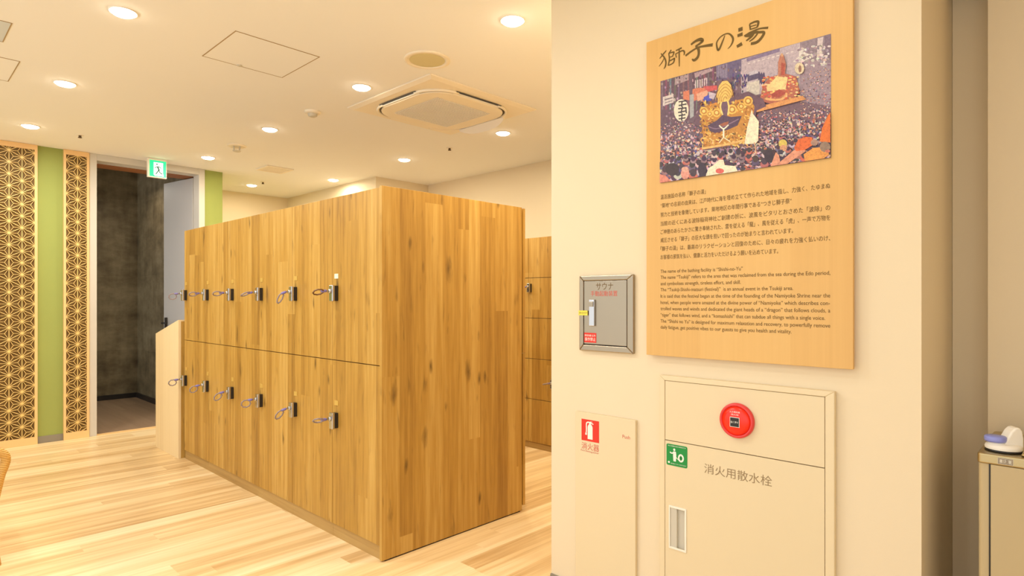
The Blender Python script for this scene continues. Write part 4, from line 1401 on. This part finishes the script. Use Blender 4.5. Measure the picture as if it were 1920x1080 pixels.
# spout unit: white hood with a lavender push button, on a black gasket
pc = onZ(1870, 845, FZ)
sx, sy = pc[0] + 0.012, pc[1] - 0.012
sp = thing('spout', '', '', (sx, sy, FZ)); del sp['label']; del sp['category']
bpy.data.objects.remove(sp)
bm = bmesh.new()
lathe(bm, [(0.040, 0.0004), (0.041, 0.005), (0.039, 0.011), (0.034, 0.0145), (0, 0.015)], (sx, sy, FZ + 0.0052), 2, 40)
spout = link('spout_base', bm, M['white'], df)
bm = bmesh.new(); lathe(bm, [(0.0, 0.0002), (0.040, 0.0002), (0.041, 0.002), (0.040, 0.0050), (0, 0.0051)], (sx, sy, FZ), 2, 40); link('gasket', bm, M['black'], spout)
bm = bmesh.new()
# hood: arched side profile swept across its width, leaning back from the button
prof = [(-0.004, 0.019), (0.004, 0.034), (0.016, 0.056), (0.026, 0.066), (0.036, 0.066), (0.043, 0.056), (0.046, 0.036), (0.046, 0.010), (0.010, 0.010)]
d1 = Vector((0.60, -0.80, 0)); d2 = Vector((0.80, 0.60, 0))
wv = 0.017
A = [bm.verts.new(Vector((sx - 0.006, sy + 0.004, FZ)) + d1 * p[0] - d2 * wv + Vector((0, 0, p[1]))) for p in prof]
B = [bm.verts.new(Vector((sx - 0.006, sy + 0.004, FZ)) + d1 * p[0] + d2 * wv + Vector((0, 0, p[1]))) for p in prof]
bm.faces.new(A); bm.faces.new(list(reversed(B)))
for i in range(len(prof)):
    j = (i + 1) % len(prof)
    bm.faces.new((A[j], A[i], B[i], B[j]))
link('hood', bm, M['white'], spout, bevel=0.007, seg=4)
bm = bmesh.new(); lathe(bm, [(0, 0.0), (0.023, 0.0), (0.0245, 0.004), (0.0245, 0.012), (0.022, 0.015), (0, 0.0155)], (sx - 0.014, sy + 0.016, FZ + 0.0255), 2, 36); link('push_button', bm, M['lavender'], spout)['label'] = 'lavender push button'
bm = bmesh.new(); lathe(bm, [(0.0, 0), (0.021, 0), (0.019, 0.011), (0, 0.011)], (sx - 0.012, sy + 0.013, FZ + 0.0143), 2, 30); link('button_neck', bm, M['white'], spout)

# ------------------------------------------------------------------ rattan armchair at the left edge
ac_ = onZ(9, 1010, 0.0)
tx, ty = ray(8, 835)[0] * 2.9, ray(8, 835)[1] * 2.9
zt = CAM_H + ray(8, 836)[2] * 2.9
ch = thing('rattan_armchair', 'honey rattan armchair with wrapped arm loop at the lower left edge', 'chair', (tx - 0.3, ty + 0.25, 0))
for s_, yy in ((0, ty), (1, ty + 0.56)):
    P = spline([(tx - 0.03, yy, 0.0), (tx - 0.05, yy, 0.20), (tx - 0.02, yy, 0.40), (tx + 0.005, yy, zt - 0.07), (tx - 0.012, yy, zt - 0.032), (tx - 0.06, yy, zt - 0.020), (tx - 0.25, yy, zt - 0.02), (tx - 0.52, yy, zt + 0.06), (tx - 0.62, yy, zt + 0.22)], 8)
    bm = bmesh.new(); tube(bm, P, 0.020, 14); link('arm', bm, M['rattan'], ch)
    bm = bmesh.new(); tube(bm, [(tx - 0.55, yy, 0.0), (tx - 0.56, yy, 0.30), (tx - 0.60, yy, 0.62)], 0.016, 12); link('leg', bm, M['rattan'], ch)
bm = bmesh.new(); box(bm, tx - 0.60, tx - 0.055, ty + 0.025, ty + 0.535, 0.30, 0.335); link('seat_frame', bm, M['rattan'], ch, bevel=0.012)
bm = bmesh.new(); box(bm, tx - 0.585, tx - 0.065, ty + 0.03, ty + 0.53, 0.336, 0.42); link('cushion', bm, M['cushion'], ch, bevel=0.03, seg=4)
bm = bmesh.new(); tube(bm, [(tx - 0.62, ty, zt + 0.22), (tx - 0.64, ty + 0.15, zt + 0.27), (tx - 0.64, ty + 0.41, zt + 0.27), (tx - 0.62, ty + 0.56, zt + 0.22)], 0.018, 12); link('top_rail', bm, M['rattan'], ch)
bm = bmesh.new()
for k in range(9):
    yy = ty + 0.05 + k * 0.0575
    tube(bm, [(tx - 0.59, yy, 0.34), (tx - 0.635, yy, zt + 0.255)], 0.007, 8)
link('back_spindles', bm, M['rattan'], ch)
